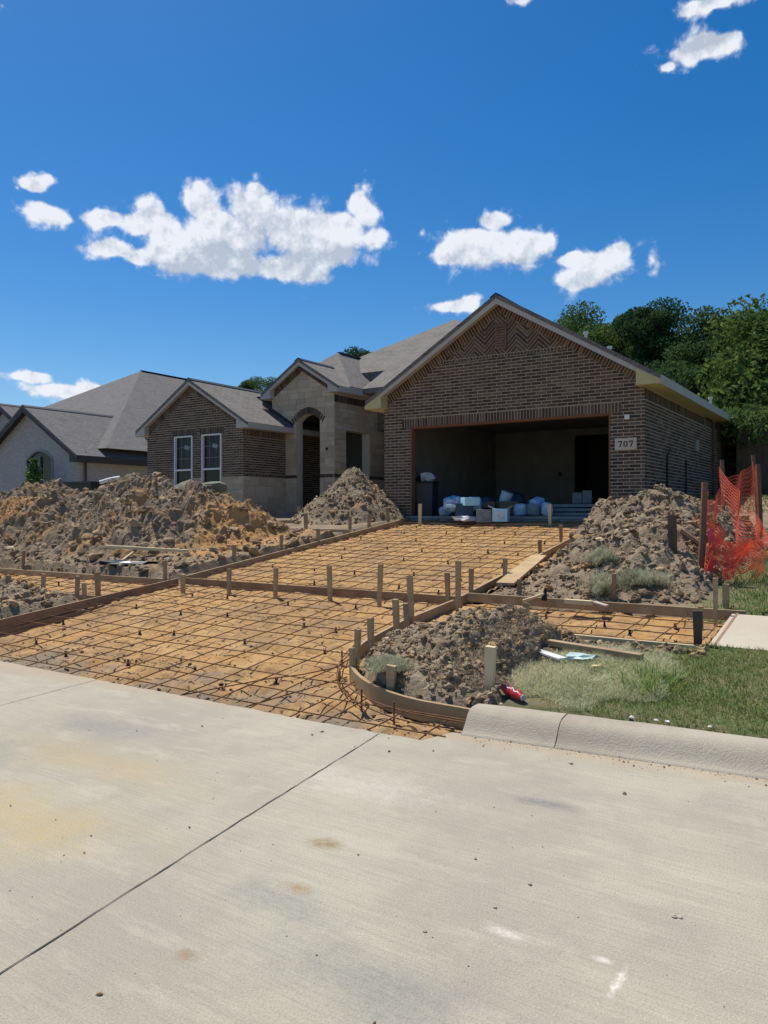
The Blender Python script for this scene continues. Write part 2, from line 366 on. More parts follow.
# ------------------------------------------------------------------ numpy noise
_P = np.random.RandomState(3).rand(256, 256)
def vnoise(x, y):
    xi = np.floor(x).astype(int); yi = np.floor(y).astype(int); fx = x-xi; fy = y-yi
    fx = fx*fx*(3-2*fx); fy = fy*fy*(3-2*fy); g = lambda a, b: _P[a % 256, b % 256]
    return (g(xi, yi)*(1-fx)+g(xi+1, yi)*fx)*(1-fy) + (g(xi, yi+1)*(1-fx)+g(xi+1, yi+1)*fx)*fy
def fbm(x, y, o=4):
    s = 0; a = .5
    for i in range(o): s = s + a*vnoise(x*2**i+i*17.3, y*2**i+i*5.1); a *= .5
    return s/(1-.5**o) - .5
_Q = np.random.RandomState(5).rand(256, 256, 3)
def clods(x, y):
    """rounded lumps of random height per cell"""
    best = np.zeros_like(x, float); xi = np.floor(x).astype(int); yi = np.floor(y).astype(int)
    for i in (-1, 0, 1):
        for j in (-1, 0, 1):
            q = _Q[(xi+i) % 256, (yi+j) % 256]
            d2 = (xi+i+q[..., 0]-x)**2 + (yi+j+q[..., 1]-y)**2
            h = np.sqrt(np.maximum(0, 1-d2/(.25+.5*q[..., 2])**2*.8))*(.3+.7*q[..., 2])
            best = np.maximum(best, h)
    return best
def sstep(x, a, b):
    k = np.clip((x-a)/(b-a), 0, 1); return k*k*(3-2*k)
# ------------------------------------------------------------------ lot geometry
GS = .125; G0 = -.555
def grade(y): return GS*y + G0
def ray(px, py): 
    a = (px-384)/FPX; b = (py-512)/FPX
    return a, b, a*CY-SY, a*SY+CY
def G(px, py, dz=0):
    """point where the sight line through a pixel meets the sloping front yard"""
    a, b, X, Y = ray(px, py); f = (EYE-G0-dz)/(b+GS*Y)
    return Vector((X*f, Y*f, EYE-b*f)), f
def PY(px, Y):
    a, b, x, y = ray(px, 512); f = Y/y
    return x*f, f
def zat(py, f): return EYE+(512-py)*f/FPX
def kerbY(x): return 4.92 + .108*(x+2.56)*(1/(1+abs(x+2.56)*.04))
def ground_h(X, Y):
    L = GS*Y+G0
    top = np.where(X > -4.0, 1.95, 1.42)
    z = np.minimum(L, top)
    z = np.where(Y < kerbY(X)+.36, -.35, z)
    ke = kerbY(X)+.36
    z = np.where((Y >= ke) & (Y < 7.3) , .135+(Y-ke)*(grade(7.4)-.135)/(7.4-ke), z)
    z = z + .05*fbm(X*1.3, Y*1.3, 4)*(Y > 5.4) + .02*fbm(X*9, Y*9, 3)
    bed = (Y < 16.55) & (((X > -10.1) & (X < -4.4) & (Y > 8.5)) | ((X > -10.3) & (X < -3.9) & (Y < 8.8) & (X < -4.3))
          | ((X < -2.5) & (Y < 7.45) & (X > -10.3) & (((X+2.9)**2+(Y-6.75)**2 > 1.38**2) & (X < -2.9) & (Y < 6.75) | (Y < 5.4)))
          | ((Y > np.where(X > -1.5, 7.5, 7.3)) & (Y < 8.8) & (X > -4.8) & (X < 17)) | ((Y > 7.0) & (Y < 8.6) & (X < -9) & (X > -16)))
    z = np.where(bed, np.minimum(z, L)-.33, z)
    z = np.where((X > -22) & (X < -4.6) & (Y > 16.7) & (Y < 27), np.minimum(z, 1.3), z)
    return z
def grid(xs, ys, hf, keep=None):
    X, Y = np.meshgrid(xs, ys, indexing='ij'); Z = hf(X, Y)
    V = np.stack([X, Y, Z], -1).reshape(-1, 3); nx, ny = len(xs), len(ys)
    i, j = np.meshgrid(np.arange(nx-1), np.arange(ny-1), indexing='ij'); a = (i*ny+j).ravel()
    F = np.stack([a, a+ny, a+ny+1, a+1], 1)
    if keep is not None:
        cx = (X[:-1, :-1]+X[1:, 1:])/2; cy = (Y[:-1, :-1]+Y[1:, 1:])/2
        k = keep(cx, cy, Z[:-1, :-1]).ravel(); F = F[k]
        u, inv = np.unique(F, return_inverse=True); V = V[u]; F = inv.reshape(F.shape)
    return V, F
xs = np.concatenate([[-900, -400, -200, -100, -60, -45], np.arange(-40, 12, .14), [14, 20, 40, 100, 200, 400, 900]])
ys = np.concatenate([[-3, 3], np.arange(4.4, 30, .14), [32, 36, 45, 60, 100, 200, 400, 1200]])
V, F = grid(xs, ys, ground_h)
tag(link_mesh('ground', V, F, M['ground'], smooth=True, origin=(0, 0, 0)), kind='structure')
# soil beds under the forms
def in_curve(X, Y):   # inside the rounded island right of the apron (not bed)
    cx, cy, R = -2.9, 6.75, 1.55
    island = (X > -4.5) & (Y < 7.45) & (Y > 5.2)
    corner = (X < cx) & (Y < cy) & (((X-cx)**2+(Y-cy)**2) > R*R)
    return island & ~corner
def bed_keep(X, Y, Z):
    d = (X > -10.05) & (X < -4.55) & (Y > 8.5) & (Y < 16.75)
    a = (X > -10.25) & (X < -2.45) & (Y < 8.8) & (Y > 4.4) & ~in_curve(X, Y) & ~((X > -4.5) & (Y > 7.3))
    r = (Y > 7.4) & (Y < 8.8) & (X > -4.8) & (X < -1.35)
    l = (Y > 7.1) & (Y < 8.5) & (X > -18) & (X < -9.7)
    return d | a | r | l
def bed_h(X, Y):
    z = GS*Y+G0-.12 - .10*sstep(-X, 8.3, 9.4)*sstep(-Y, -7.8, -6.5) - .05*sstep(-Y, -6.0, -5.0)
    z = z + .07*fbm(X*1.7, Y*1.7, 4) + .055*fbm(X*7, Y*11, 4) + .018*clods(X*7, Y*10) + .022*clods(X*5, Y*5)*(fbm(X*.9+4, Y*.9, 3) > .0) + .03*clods(X*8, Y*8)*sstep(-Y, -6.1, -5.3)
    return np.minimum(z, GS*Y+G0-.045)
V, F = grid(np.arange(-18, -1.3, .035), np.arange(4.35, 16.8, .035), bed_h, bed_keep)
tag(link_mesh('soil_bed', V, F, M['soil'], smooth=True, origin=(0, 0, 0)), kind='structure')
# ------------------------------------------------------------------ street, kerbs, sidewalk
mb = MB()
xsn = list(np.arange(-60, -10.4, 2.0)) + [-10.3] + list(np.arange(-10.2, -2.6, .08)) + [-2.62] + list(np.arange(-2.5, 6, .5)) + list(np.arange(6, 61, 3.0))
prev = None
for x in xsn:
    if -10.25 < x < -2.7: ye = 4.6 + .012*random.uniform(-1, 1) + .02*float(fbm(np.array(x*1.5), np.array(.3), 3)) + .03*max(0, (x+4)/1.3)
    elif x <= -10.25: ye = 4.95
    else: ye = kerbY(x)+.02
    cur = (x, ye)
    if prev:
        mb.face([(prev[0], 1.0, 0), (cur[0], 1.0, 0), (cur[0], cur[1], 0), (prev[0], prev[1], 0)])
        mb.face([(prev[0], prev[1], 0), (cur[0], cur[1], 0), (cur[0], cur[1], -.2), (prev[0], prev[1], -.2)])
        mb.face([(prev[0], -9, 0), (cur[0], -9, 0), (cur[0], 1, 0), (prev[0], 1, 0)])
    prev = cur
tag(mb.build('street', M['street'], origin=(0, 0, 0)), kind='structure')
for name, pts in (('street_joint', [(-2.05, -1.5), (-2.33, .2), (-2.58, 1.48), (-2.84, 3.0), (-3.07, 4.44), (-3.1, 4.6)]), ('street_joint', [(-5.6, -1), (-6.15, 3.5), (-6.34, 4.6)])):
    mb = MB(); N = 90; L = []
    for i in range(N+1):
        k = i/N*(len(pts)-1); j = min(int(k), len(pts)-2); u = k-j
        x = pts[j][0]*(1-u)+pts[j+1][0]*u; y = pts[j][1]*(1-u)+pts[j+1][1]*u
        L.append((x+random.uniform(-.0025, .0025), y, random.uniform(.0018, .004)))
    for a, b in zip(L, L[1:]): mb.face([(a[0]-a[2], a[1], .004), (a[0]+a[2], a[1], .004), (b[0]+b[2], b[1], .004), (b[0]-b[2], b[1], .004)])
    tag(mb.build(name, M['tar']), kind='structure')
def kerb(x0, x1, flip=False):
    prof = [(-.02, -.2), (-.021, -.01), (-.02, .0), (.02, .010), (.045, .028), (.075, .058), (.10, .088), (.13, .118), (.165, .138), (.21, .149), (.27, .152), (.35, .149), (.36, .145), (.365, .13), (.37, -.2)]
    V = []; F = []; n = len(prof); X = list(np.arange(x0, x1, .25))+[x1]
    for x in X:
        y0 = kerbY(x) if not flip else 4.95
        for (d, z) in prof: V.append((x + d*-.1, y0+d, z + (.004*random.uniform(-1, 1) if z > .01 else 0)))
    for i in range(len(X)-1):
        for k in range(n): F.append((i*n+k, (i+1)*n+k, (i+1)*n+(k+1) % n, i*n+(k+1) % n))
    m_ = len(V); V += V[:n] + V[(len(X)-1)*n:len(X)*n]; F.append(tuple(range(m_, m_+n))); F.append(tuple(m_+n+k for k in range(n-1, -1, -1)))
    return tag(link_mesh('kerb', V, F, M['kerbc'], smooth=True), kind='structure')
kerb(-2.60, -1.93); kerb(-1.924, 1.2); kerb(1.21, 30); kerb(-50, -10.35, True)
mb = MB()
def walk(x0, x1):
    y0, y1 = 7.5, 8.72
    mb.hull([(x0, y0, grade(y0)), (x1, y0, grade(y0)), (x1, y1, grade(y1)), (x0, y1, grade(y1)), (x0, y0, grade(y0)-.12), (x1, y0, grade(y0)-.12), (x1, y1, grade(y1)-.12), (x0, y1, grade(y1)-.12)],
            [(0, 1, 2, 3), (4, 7, 6, 5), (0, 4, 5, 1), (1, 5, 6, 2), (2, 6, 7, 3), (3, 7, 4, 0)])
for i in range(14): walk(-1.42+i*1.25, -1.42+i*1.25+1.24)
tag(mb.build('sidewalk', M['walkc'], origin=(0, 0, 0)), kind='structure')
# ------------------------------------------------------------------ masonry
def clip(poly, conv):
    out_ = list(poly); n = len(conv)
    for i in range(n):
        a, b = conv[i], conv[(i+1) % n]; inp = out_; out_ = []
        if not inp: return []
        sd = lambda p: (b[0]-a[0])*(p[1]-a[1])-(b[1]-a[1])*(p[0]-a[0])
        for k in range(len(inp)):
            p, q = inp[k], inp[(k+1) % len(inp)]; sp, sq = sd(p), sd(q)
            if sp >= 0: out_.append(p)
            if (sp >= 0) != (sq >= 0):
                u = sp/(sp-sq); out_.append((p[0]+(q[0]-p[0])*u, p[1]+(q[1]-p[1])*u))
    return out_
def area(p): return abs(sum(p[i][0]*p[(i+1) % len(p)][1]-p[(i+1) % len(p)][0]*p[i][1] for i in range(len(p))))/2
def running(u0, u1, v0, v1, bl=.228, bh=.056, g=.019):
    R = []; k = math.floor(v0/(bh+g))
    while k*(bh+g) < v1:
        v = k*(bh+g); o_ = (k % 2)*(bl+g)/2; j = math.floor((u0-o_)/(bl+g))
        while o_+j*(bl+g) < u1:
            u = o_+j*(bl+g); R.append(([(u, v), (u+bl, v), (u+bl, v+bh), (u, v+bh)], random.random())); j += 1
        k += 1
    return R
def soldier(u0, u1, v0, v1, w=.056, g=.019):
    R = []; u = u0
    while u < u1: R.append(([(u, v0), (u+w, v0), (u+w, v1), (u, v1)], random.random())); u += w+g
    return R
def xform(R, ang, o_):
    c, s = math.cos(ang), math.sin(ang)
    return [([(o_[0]+c*u-s*v, o_[1]+s*u+c*v) for u, v in p], r) for p, r in R]
def herring(u0, u1, v0, v1):
    """rows of bricks leaning alternately left and right (zigzag columns)"""
    R = []; P = .27; w = .058; g = .016; L = P/math.cos(rad(45)) - .012; k = math.floor(u0/P)
    while k*P < u1:
        s_ = 1 if k % 2 == 0 else -1; v = v0-.4
        while v < v1+.4:
            d = (math.cos(rad(45)), s_*math.sin(rad(45))); n = (-d[1], d[0]) if s_ > 0 else (-d[1], d[0])
            y0 = v if s_ > 0 else v+P
            a = (k*P+.004, y0); b = (k*P+P-.004, y0+s_*(P-.008)); h = (w)/math.cos(rad(45))
            R.append(([a, b, (b[0], b[1]+h), (a[0], a[1]+h)], random.random()))
            v += (w+g)/math.cos(rad(45))
        k += 1
    return R
def ashlar(u0, u1, v0, v1):
    R = []; v = v0; g = .010
    while v < v1:
        h = random.choice([.14, .2, .2, .28, .34]); u = u0-random.random()*.3
        while u < u1:
            w = random.uniform(.22, .62) if h < .3 else random.uniform(.3, .5)
            if h > .25 and random.random() < .4:
                hh = h/2; 
                R.append(([(u+g, v+g), (u+w, v+g), (u+w, v+hh), (u+g, v+hh)], random.random())); R.append(([(u+g, v+hh+g), (u+w, v+hh+g), (u+w, v+h), (u+g, v+h)], random.random()))
            else: R.append(([(u+g, v+g), (u+w, v+g), (u+w, v+h), (u+g, v+h)], random.random()))
            u += w
        v += h
    return R
def lay(mb, fn, conv, rects, dep=.009):
    """fn(u,v,d): wall plane with d outward; conv CCW"""
    us = [p[0] for p in conv]; vs = [p[1] for p in conv]; bu0, bu1, bv0, bv1 = min(us), max(us), min(vs), max(vs)
    for p, r in rects:
        if max(q[0] for q in p) < bu0 or min(q[0] for q in p) > bu1 or max(q[1] for q in p) < bv0 or min(q[1] for q in p) > bv1: continue
        c = clip(p, conv)
        if len(c) < 3 or area(c) < 1e-4: continue
        n = len(c); dd = dep + random.uniform(-.002, .002)
        vv = [fn(u, v, dd) for u, v in c] + [fn(u, v, -.002) for u, v in c]
        mb.hull(vv, [tuple(range(n))] + [(i, n+i, n+(i+1) % n, (i+1) % n) for i in range(n)], r)
def front(Y): return lambda u, v, d: (u, Y-d, v)       # facing -Y
def side(X): return lambda u, v, d: (X+d, u, v)         # facing +X
def rect(u0, u1, v0, v1): return [(u0, v0), (u1, v0), (u1, v1), (u0, v1)]
def wall_block(mb, fn, conv, th=.18): mb.prism(conv, lambda u, v, d: fn(u, v, d), 0, -th)
# ------------------------------------------------------------------ gable roof with trim
def gable(house, xc, hw, oh, yf, yb, zr, s, mr, mt, mbx=None, fh=.2, ohf=.4, rightend=True, vents=()):
    """yf = wall plane; roof starts ohf in front"""
    y0 = yf-ohf; xe = hw+oh; th = .10; zb = lambda dx: zr-s*dx
    mb = MB()
    for sg in (-1, 1):
        A = [(xc, zr), (xc+sg*xe, zb(xe)), (xc+sg*xe, zb(xe)-th), (xc, zr-th)]
        mb.hull([(x, y0-.02, z) for x, z in A] + [(x, yb, z) for x, z in A], [(0, 4, 5, 1) if sg > 0 else (0, 1, 5, 4), (3, 2, 6, 7), (0, 1, 2, 3), (7, 6, 5, 4), (1, 5, 6, 2)])
    rf = mb.build('roof', mr, house, uv=True)
    mb = MB()   # ridge cap
    for sg in (-1, 1):
        mb.hull([(xc, y0-.02, zr+.03), (xc+sg*.15, y0-.02, zr+.03-s*.15), (xc+sg*.15, yb, zr+.03-s*.15), (xc, yb, zr+.03)], [(0, 1, 2, 3)])
        mb.hull([(xc+sg*.15, y0-.02, zr+.03-s*.15), (xc+sg*.15, y0-.02, zr-.03-s*.15), (xc+sg*.15, yb, zr-.03-s*.15), (xc+sg*.15, yb, zr+.03-s*.15)], [(0, 1, 2, 3)])
    mb.build('ridge_cap', M['darktrim'], rf)
    for sg in (-1, 1):  # rake boards and soffit under the rake
        mb = MB(); t0 = .012
        P = [(xc, zr-t0), (xc+sg*xe, zb(xe)-t0), (xc+sg*xe, zb(xe)-t0-fh), (xc, zr-t0-fh*1.12)]
        mb.prism(P, lambda u, v, d: (u, y0+d, v), -.005, .03)
        zt = th+.004
        P = [(xc, zr-zt), (xc+sg*xe*.999, zb(xe*.999)-zt), (xc+sg*xe*.999, zb(xe*.999)-zt-.03), (xc, zr-zt-.03)]
        mb.prism(P, lambda u, v, d: (u, y0+d, v), .032, ohf-.003)
        # frieze along the wall below the rake
        mb.build('rake_trim', mt, house)
        mb = MB(); x = xc+sg*xe
        mb.box((x+sg*.012, (y0+yb)/2+.02, zb(xe)-.012-fh/2), (.025, yb-y0-.0, fh))
        mb.build('eave_fascia', mt, house)
        mb = MB(); zs = zb(xe)-fh-.004
        mb.hull([(xc+sg*(hw+.004), y0+ohf, zs), (x, y0+ohf, zs), (x, yb, zs), (xc+sg*(hw+.004), yb, zs), (xc+sg*(hw+.004), y0+ohf, zs+.02), (x, y0+ohf, zs+.02), (x, yb, zs+.02), (xc+sg*(hw+.004), yb, zs+.02)],
                [(0, 1, 2, 3), (4, 7, 6, 5), (0, 4, 5, 1), (1, 5, 6, 2), (2, 6, 7, 3), (3, 7, 4, 0)])
        mb.build('soffit', mt if mbx is None else mbx, house)
        # boxed return at the lower corner of the rake
        mb = MB(); xi = xc+sg*(hw-.10); zi = zb(hw-.10)-th-.035
        P = [(xi, zs-.001), (x+sg*.026, zs-.001), (x+sg*.026, zb(xe)-.10), (xi, zi)] if sg > 0 else [(x+sg*.026, zs-.001), (xi, zs-.001), (xi, zi), (x+sg*.026, zb(xe)-.10)]
        mb.prism(P, lambda u, v, d: (u, y0+d, v), -.012, ohf-.002)
        mb.build('boxed_return', mbx or mt, house)
    return rf
SLAB = 1.5
H = thing('brick_house', (-7.67, 16.5, 1.4), 'single-storey dark brown brick house under construction with an open garage and cream stone entry', 'house')
SL = .6
# garage walls
XL, XR, YG = -10.95, -4.38, 16.5; xc = (XL+XR)/2; hwG = (XR-XL)/2; ZR = 6.63
under = lambda u, o_=0: ZR-.12-SL*abs(u-xc)-o_
OL, OR, OT = -10.17, -5.11, 3.73; fn = front(YG)
mb = MB()
wall_block(mb, fn, rect(XL, OL, 1.3, OT)); wall_block(mb, fn, rect(OR, XR, 1.3, OT))
wall_block(mb, fn, [(XL, OT), (XR, OT), (XR, under(XR)), (xc, under(xc)), (XL, under(XL))])
w = mb.build('garage_front_wall', M['mortar'], H)
mb = MB(); zi = lambda u: under(u)-.28
R = running(XL, XR, 1.3, 5.3)
for c in (rect(XL, OL, 1.3, OT), rect(OR, XR, 1.3, OT), rect(XL, OL-.24, OT, OT+.225), rect(OR+.24, XR, OT, OT+.225)): lay(mb, fn, c, R)
zh = 5.22; dxh = (ZR-.12-.28-zh)/SL
lay(mb, fn, [(XL, OT+.225), (XR, OT+.225), (XR, zi(XR)), (xc+dxh, zh), (xc-dxh, zh), (XL, zi(XL))], R)
lay(mb, fn, rect(OL-.235, OR+.235, OT+.006, OT+.215), soldier(OL-.235, OR+.235, OT+.006, OT+.215))
lay(mb, fn, [(xc-dxh, zh), (xc+dxh, zh), (xc+dxh-.13, zh+.078), (xc-dxh+.13, zh+.078)], soldier(xc-3, xc+3, zh+.01, zh+.07, .062))
hz = zh+.085; dh2 = (ZR-.12-.28-hz)/SL; vw, v0_, v1_ = .14, hz+.13, hz+.66
Hb = herring(xc-dh2, xc+dh2, hz, ZR)
tri = lambda a: [(xc-dh2, hz), (xc+dh2, hz), (xc, ZR-.40)]
lay(mb, fn, [(xc-dh2, hz), (xc-vw, hz), (xc-vw, zi(xc-vw))], Hb); lay(mb, fn, [(xc+vw, hz), (xc+dh2, hz), (xc+vw, zi(xc+vw))], Hb)
lay(mb, fn, rect(xc-vw, xc+vw, hz, v0_), Hb); lay(mb, fn, [(xc-vw, v1_), (xc+vw, v1_), (xc+vw, zi(xc+vw)), (xc, zi(xc)), (xc-vw, zi(xc-vw))], Hb)
an = math.atan(SL)
for sg in (-1, 1):   # soldier band following the rake
    L = hwG/math.cos(an)
    if sg > 0: RR = xform(soldier(-.1, L+.2, -.235, -.012), -an, (xc, under(xc)))
    else: RR = xform(soldier(-L-.2, .1, -.235, -.012), an, (xc, under(xc)))
    P = [(xc, under(xc)-.28), (xc+sg*hwG, under(XR)-.28), (xc+sg*hwG, under(XR)), (xc, under(xc))]
    lay(mb, fn, P if sg > 0 else P[::-1], RR)
mb.build('brickwork', M['brick'], w)
mb = MB()
for k in range(9): mb.box((xc, YG-.015, v0_+.02+k*.062), (2*vw-.06, .05, .045), Matrix.Rotation(rad(30), 3, 'X'))
for sg in (-1, 1): mb.box((xc+sg*(vw-.02), YG-.012, (v0_+v1_)/2), (.04, .06, v1_-v0_))
for z in (v0_, v1_): mb.box((xc, YG-.013, z), (2*vw, .062, .04))
mb.build('gable_vent', mat('brown_clay_vent', (.20, .135, .105), .9, (.15, .10, .08), 8), w)
# garage side wall
YB = 27.9; ZE = ZR-SL*(hwG+.38)-.215
mb = MB(); fs = side(XR); wall_block(mb, fs, rect(YG+.185, YB, 1.2, ZE+.02)); w = mb.build('garage_side_wall', M['mortar'], H)
mb = MB(); lay(mb, fs, rect(YG, YB, 1.3, ZE-.245), running(YG, YB, 1.3, ZE-.245)); lay(mb, fs, rect(YG, YB, ZE-.235, ZE-.01), soldier(YG, YB, ZE-.235, ZE-.01))
mb.build('brickwork', M['brick'], w)
gable(H, xc, hwG, .38, YG, YB+.3, ZR, SL, M['shingle'], M['fascia'], M['yellowboard'], fh=.19, ohf=.3)
# timber trim around the garage opening
mb = MB()
mb.box((OL+.02, YG+.1, (SLAB+OT)/2), (.04, .16, OT-SLAB)); mb.box((OR-.02, YG+.1, (SLAB+OT)/2), (.04, .16, OT-SLAB)); mb.box(((OL+OR)/2, YG+.1, OT-.02), (OR-OL-.08, .16, .04))
mb.box(((OL+OR)/2, YG+.004, OT-.0), (OR-OL, .012, .03))
mb.build('garage_door_trim', mat('raw_brown_wood_trim', (.22, .10, .05), .8), H)
# garage interior
mb = MB()
mb.box((XL+.25, 19.6, 2.8), (.1, 5.85, 2.7)); mb.box((-9.5, 22.55, 2.8), (2.9, .1, 2.7)); mb.box((-6.2, 22.55, 4.05), (3.7, .1, .3)); mb.box((XR-.24, 19.6, 2.8), (.1, 5.85, 2.7))
mb.box((xc, 19.7, 4.13), (6.3, 5.7, .06)); mb.box((OR+.2, YG+.21, 2.6), (.45, .05, 2.3)); mb.box((xc, YG+.23, 3.95), (6.2, .05, .4))
mb.build('garage_lining', M['drywall'], H)
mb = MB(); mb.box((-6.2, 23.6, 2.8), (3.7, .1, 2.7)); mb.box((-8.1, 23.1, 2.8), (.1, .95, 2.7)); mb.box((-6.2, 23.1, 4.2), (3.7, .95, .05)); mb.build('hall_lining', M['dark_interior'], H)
for x_, z_ in ((-9.4, 2.0), (-8.5, 2.75)): mb = MB(); mb.box((x_, 22.48, z_), (.08, .04, .12)); mb.build('outlet_box', M['blackplastic'], H)
mb = MB(); mb.box((xc, 19.9, SLAB-.2), (hwG*2-.04, 6.9, .4)); mb.build('garage_slab', M['slabc'], H)
# house number plaque
pq = MB(); cx0, cz0 = -4.77, 3.05; pq.box((cx0, YG-.022, cz0), (.46, .035, .25)); pq = pq.build('house_number_plaque', mat('cast_stone_plaque', (.62, .54, .43), .9, (.55, .47, .37), 12), H)
mb = MB()
def glyph(ch, x, z, s_):
    fnn = lambda u, v, d: (x+u*s_, YG-.041-d, z+v*s_)
    if ch == '7':
        mb.prism([(-.34, .34), (.34, .34), (.34, .5), (-.30, .5)], fnn, 0, .006); mb.prism([(-.34, .2), (-.26, .2), (-.24, .34), (-.34, .34)], fnn, 0, .006)
        mb.prism([(.34, .345), (.18, .345), (-.16, -.5), (.04, -.5)], fnn, .001, .005)
    else:
        N = 28
        for i in range(N):
            q = [i*2*math.pi/N, (i+1)*2*math.pi/N]; o_ = [(.36*math.cos(a), .5*math.sin(a)) for a in q]; n_ = [(.17*math.cos(a), .42*math.sin(a)) for a in q]
            mb.prism([o_[0], o_[1], n_[1], n_[0]], fnn, 0, .006)
for ch, dx in (('7', -.115), ('0', 0), ('7', .115)): glyph(ch, cx0+dx, cz0, .125)
mb.build('house_number', M['blackplastic'], pq)
# bricks-on-end accent below the plaque
mb = MB(); mb.tube([(XR+.03, 18.3, 1.4), (XR+.03, 18.3, 2.9), (XR+.1, 18.3, 3.05)], .022); mb.build('utility_conduit', M['blackplastic'], H)
mb = MB(); mb.tube([(XR+.03, 16.9, 1.95), (XR+.03, 17.9, 1.95)], .018); mb.build('utility_conduit', M['blackplastic'], H)
mb = MB(); mb.tube([(XR+.03, 20.2, 2.0), (XR+.03, 20.2, 2.9)], .02); mb.build('utility_conduit', M['blackplastic'], H)
mb = MB(); mb.box((XR+.06, 17.5, 2.15), (.1, .14, .2)); mb.build('meter_box', M['blackplastic'], H)
mb = MB(); mb.box((XR+.025, 21.5, 3.35), (.04, .3, .3)); mb.build('dryer_vent_cover', M['slabc'], H)
mb = MB(); mb.box((-4.74, YG-.03, 3.62), (.1, .05, .1)); mb.build('light_box', M['white'], H)
mb = MB()
for y in (23.6, 24.6): mb.box((XR+.03, y, 3.0), (.05, .12, 2.3))
mb.build('trim_board', M['wooddark'], H)
for (vx, vy, vh) in ((-6.3, 18.4, .2), (-5.9, 19.0, .14), (-4.6, 24.6, .25)):
    z = ZR-SL*abs(vx-xc); mb = MB(); mb.tube([(vx, vy, z-.1), (vx, vy, z+vh)], .04, 8); mb.tube([(vx, vy, z+vh-.06), (vx, vy, z+vh)], .065, 8); mb.build('vent_pipe', M['white'], H)
# ---- wing with two windows
WL, WR, YW = -21.38, -16.88, 17.5; wx = (WL+WR)/2; wh = (WR-WL)/2; WZ = 5.94; fn = front(YW)
und = lambda u: WZ-.12-SL*abs(u-wx)
ZS = 2.72   # top of the stone wainscot
wins = [(-19.98, -19.12), (-18.68, -17.80)]; wz0, wz1 = 2.25, 4.1
mb = MB()
edges = [WL, wins[0][0], wins[0][1], wins[1][0], wins[1][1], WR]
for a, b in ((0, 1), (2, 3), (4, 5)): wall_block(mb, fn, rect(edges[a], edges[b], 1.2, wz1))
for a, b in wins: wall_block(mb, fn, rect(a, b, 1.2, wz0))
wall_block(mb, fn, [(WL, wz1), (WR, wz1), (WR, und(WR)), (wx, und(wx)), (WL, und(WL))])
wall_block(mb, side(WR), rect(YW+.185, 19.6, 1.2, 4.2)); wall_block(mb, side(WL), rect(YW+.185, 24, 1.2, 4.1))
w = mb.build('bedroom_wall', M['mortar'], H)
mb = MB(); R = running(WL, WR, ZS, 5.9)
for a, b in ((0, 1), (2, 3), (4, 5)): lay(mb, fn, rect(edges[a], edges[b], ZS, wz1), R)
zi2 = lambda u: und(u)-.28
for (a, b) in ((WL, wins[0][0]-.12), (wins[0][1]+.12, wins[1][0]-.12), (wins[1][1]+.12, WR)): lay(mb, fn, rect(a, b, wz1, wz1+.22), R)
kx = (zi2(wx)-(wz1+.22))/SL
lay(mb, fn, [(wx-kx, wz1+.22), (wx+kx, wz1+.22), (wx, zi2(wx))], R)
for a, b in wins: lay(mb, fn, rect(a-.12, b+.12, wz1+.006, wz1+.215), soldier(a-.12, b+.12, wz1+.006, wz1+.215))
for sg in (-1, 1):
    RR = xform(soldier(-.1, 3.2, -.235, -.012), -an, (wx, und(wx))) if sg > 0 else xform(soldier(-3.2, .1, -.235, -.012), an, (wx, und(wx)))
    P = [(wx, und(wx)-.28), (wx+sg*wh, und(WR)-.28), (wx+sg*wh, und(WR)), (wx, und(wx))]; lay(mb, fn, P if sg > 0 else P[::-1], RR)
fsw = side(WR)
lay(mb, fsw, rect(YW, 19.5, ZS+.09, 3.98), running(YW, 19.5, ZS, 4.0)); lay(mb, fsw, rect(YW, 19.5, 3.985, 4.19), soldier(YW, 19.5, 3.985, 4.19)); lay(mb, fsw, rect(YW, 19.5, ZS, ZS+.08), soldier(YW, 19.5, ZS+.005, ZS+.08, .09))
mb.build('brickwork', M['brick'], w)
mb = MB(); A = ashlar(WL, WR, 1.2, ZS)
for a, b in ((0, 1), (2, 3), (4, 5)): lay(mb, fn, rect(edges[a], edges[b], 1.2, ZS-.02), A, .02)
for a, b in wins: lay(mb, fn, rect(a, b, 1.2, wz0-.05), A, .02)
lay(mb, fsw, rect(YW-.02, 19.5, 1.2, ZS-.02), ashlar(YW-.1, 19.5, 1.2, ZS), .02)
mb.build('stone_wainscot', M['stone'], w)
for a, b in wins:
    mb = MB(); f = .045
    mb.box((a+f/2, YW-.01, (wz0+wz1)/2), (f, .09, wz1-wz0)); mb.box((b-f/2, YW-.01, (wz0+wz1)/2), (f, .09, wz1-wz0))
    mb.box(((a+b)/2, YW-.011, wz1-f/2), (b-a, .092, f)); mb.box(((a+b)/2, YW-.011, wz0+f/2), (b-a, .092, f)); mb.box(((a+b)/2, YW-.008, 2.98), (b-a-.02, .085, .055))
    wo = mb.build('window', M['white'], H)
    mb = MB(); mb.box(((a+b)/2, YW+.04, (wz0+wz1)/2), (b-a-.06, .012, wz1-wz0-.06)); mb.build('pane', M['glass'], wo)
    mb = MB()
    for k in (1, 2): mb.box((a+(b-a)*k/3, YW+.028, (2.98+wz1)/2), (.012, .008, wz1-2.98-.05))
    for k in (1, 2): mb.box(((a+b)/2, YW+.029, 2.98+(wz1-2.98)*k/3), (b-a-.07, .008, .012))
    mb.build('muntins', mat('dull_grey_muntin', (.25, .26, .27), .6), wo)
    mb = MB(); mb.box(((a+b)/2+.1, YW+.026, 3.72), (.24, .004, .13), Matrix.Rotation(rad(15), 3, 'Y')); mb.build('sticker', mat('faded_sticker', (.3, .31, .32), .8), wo)
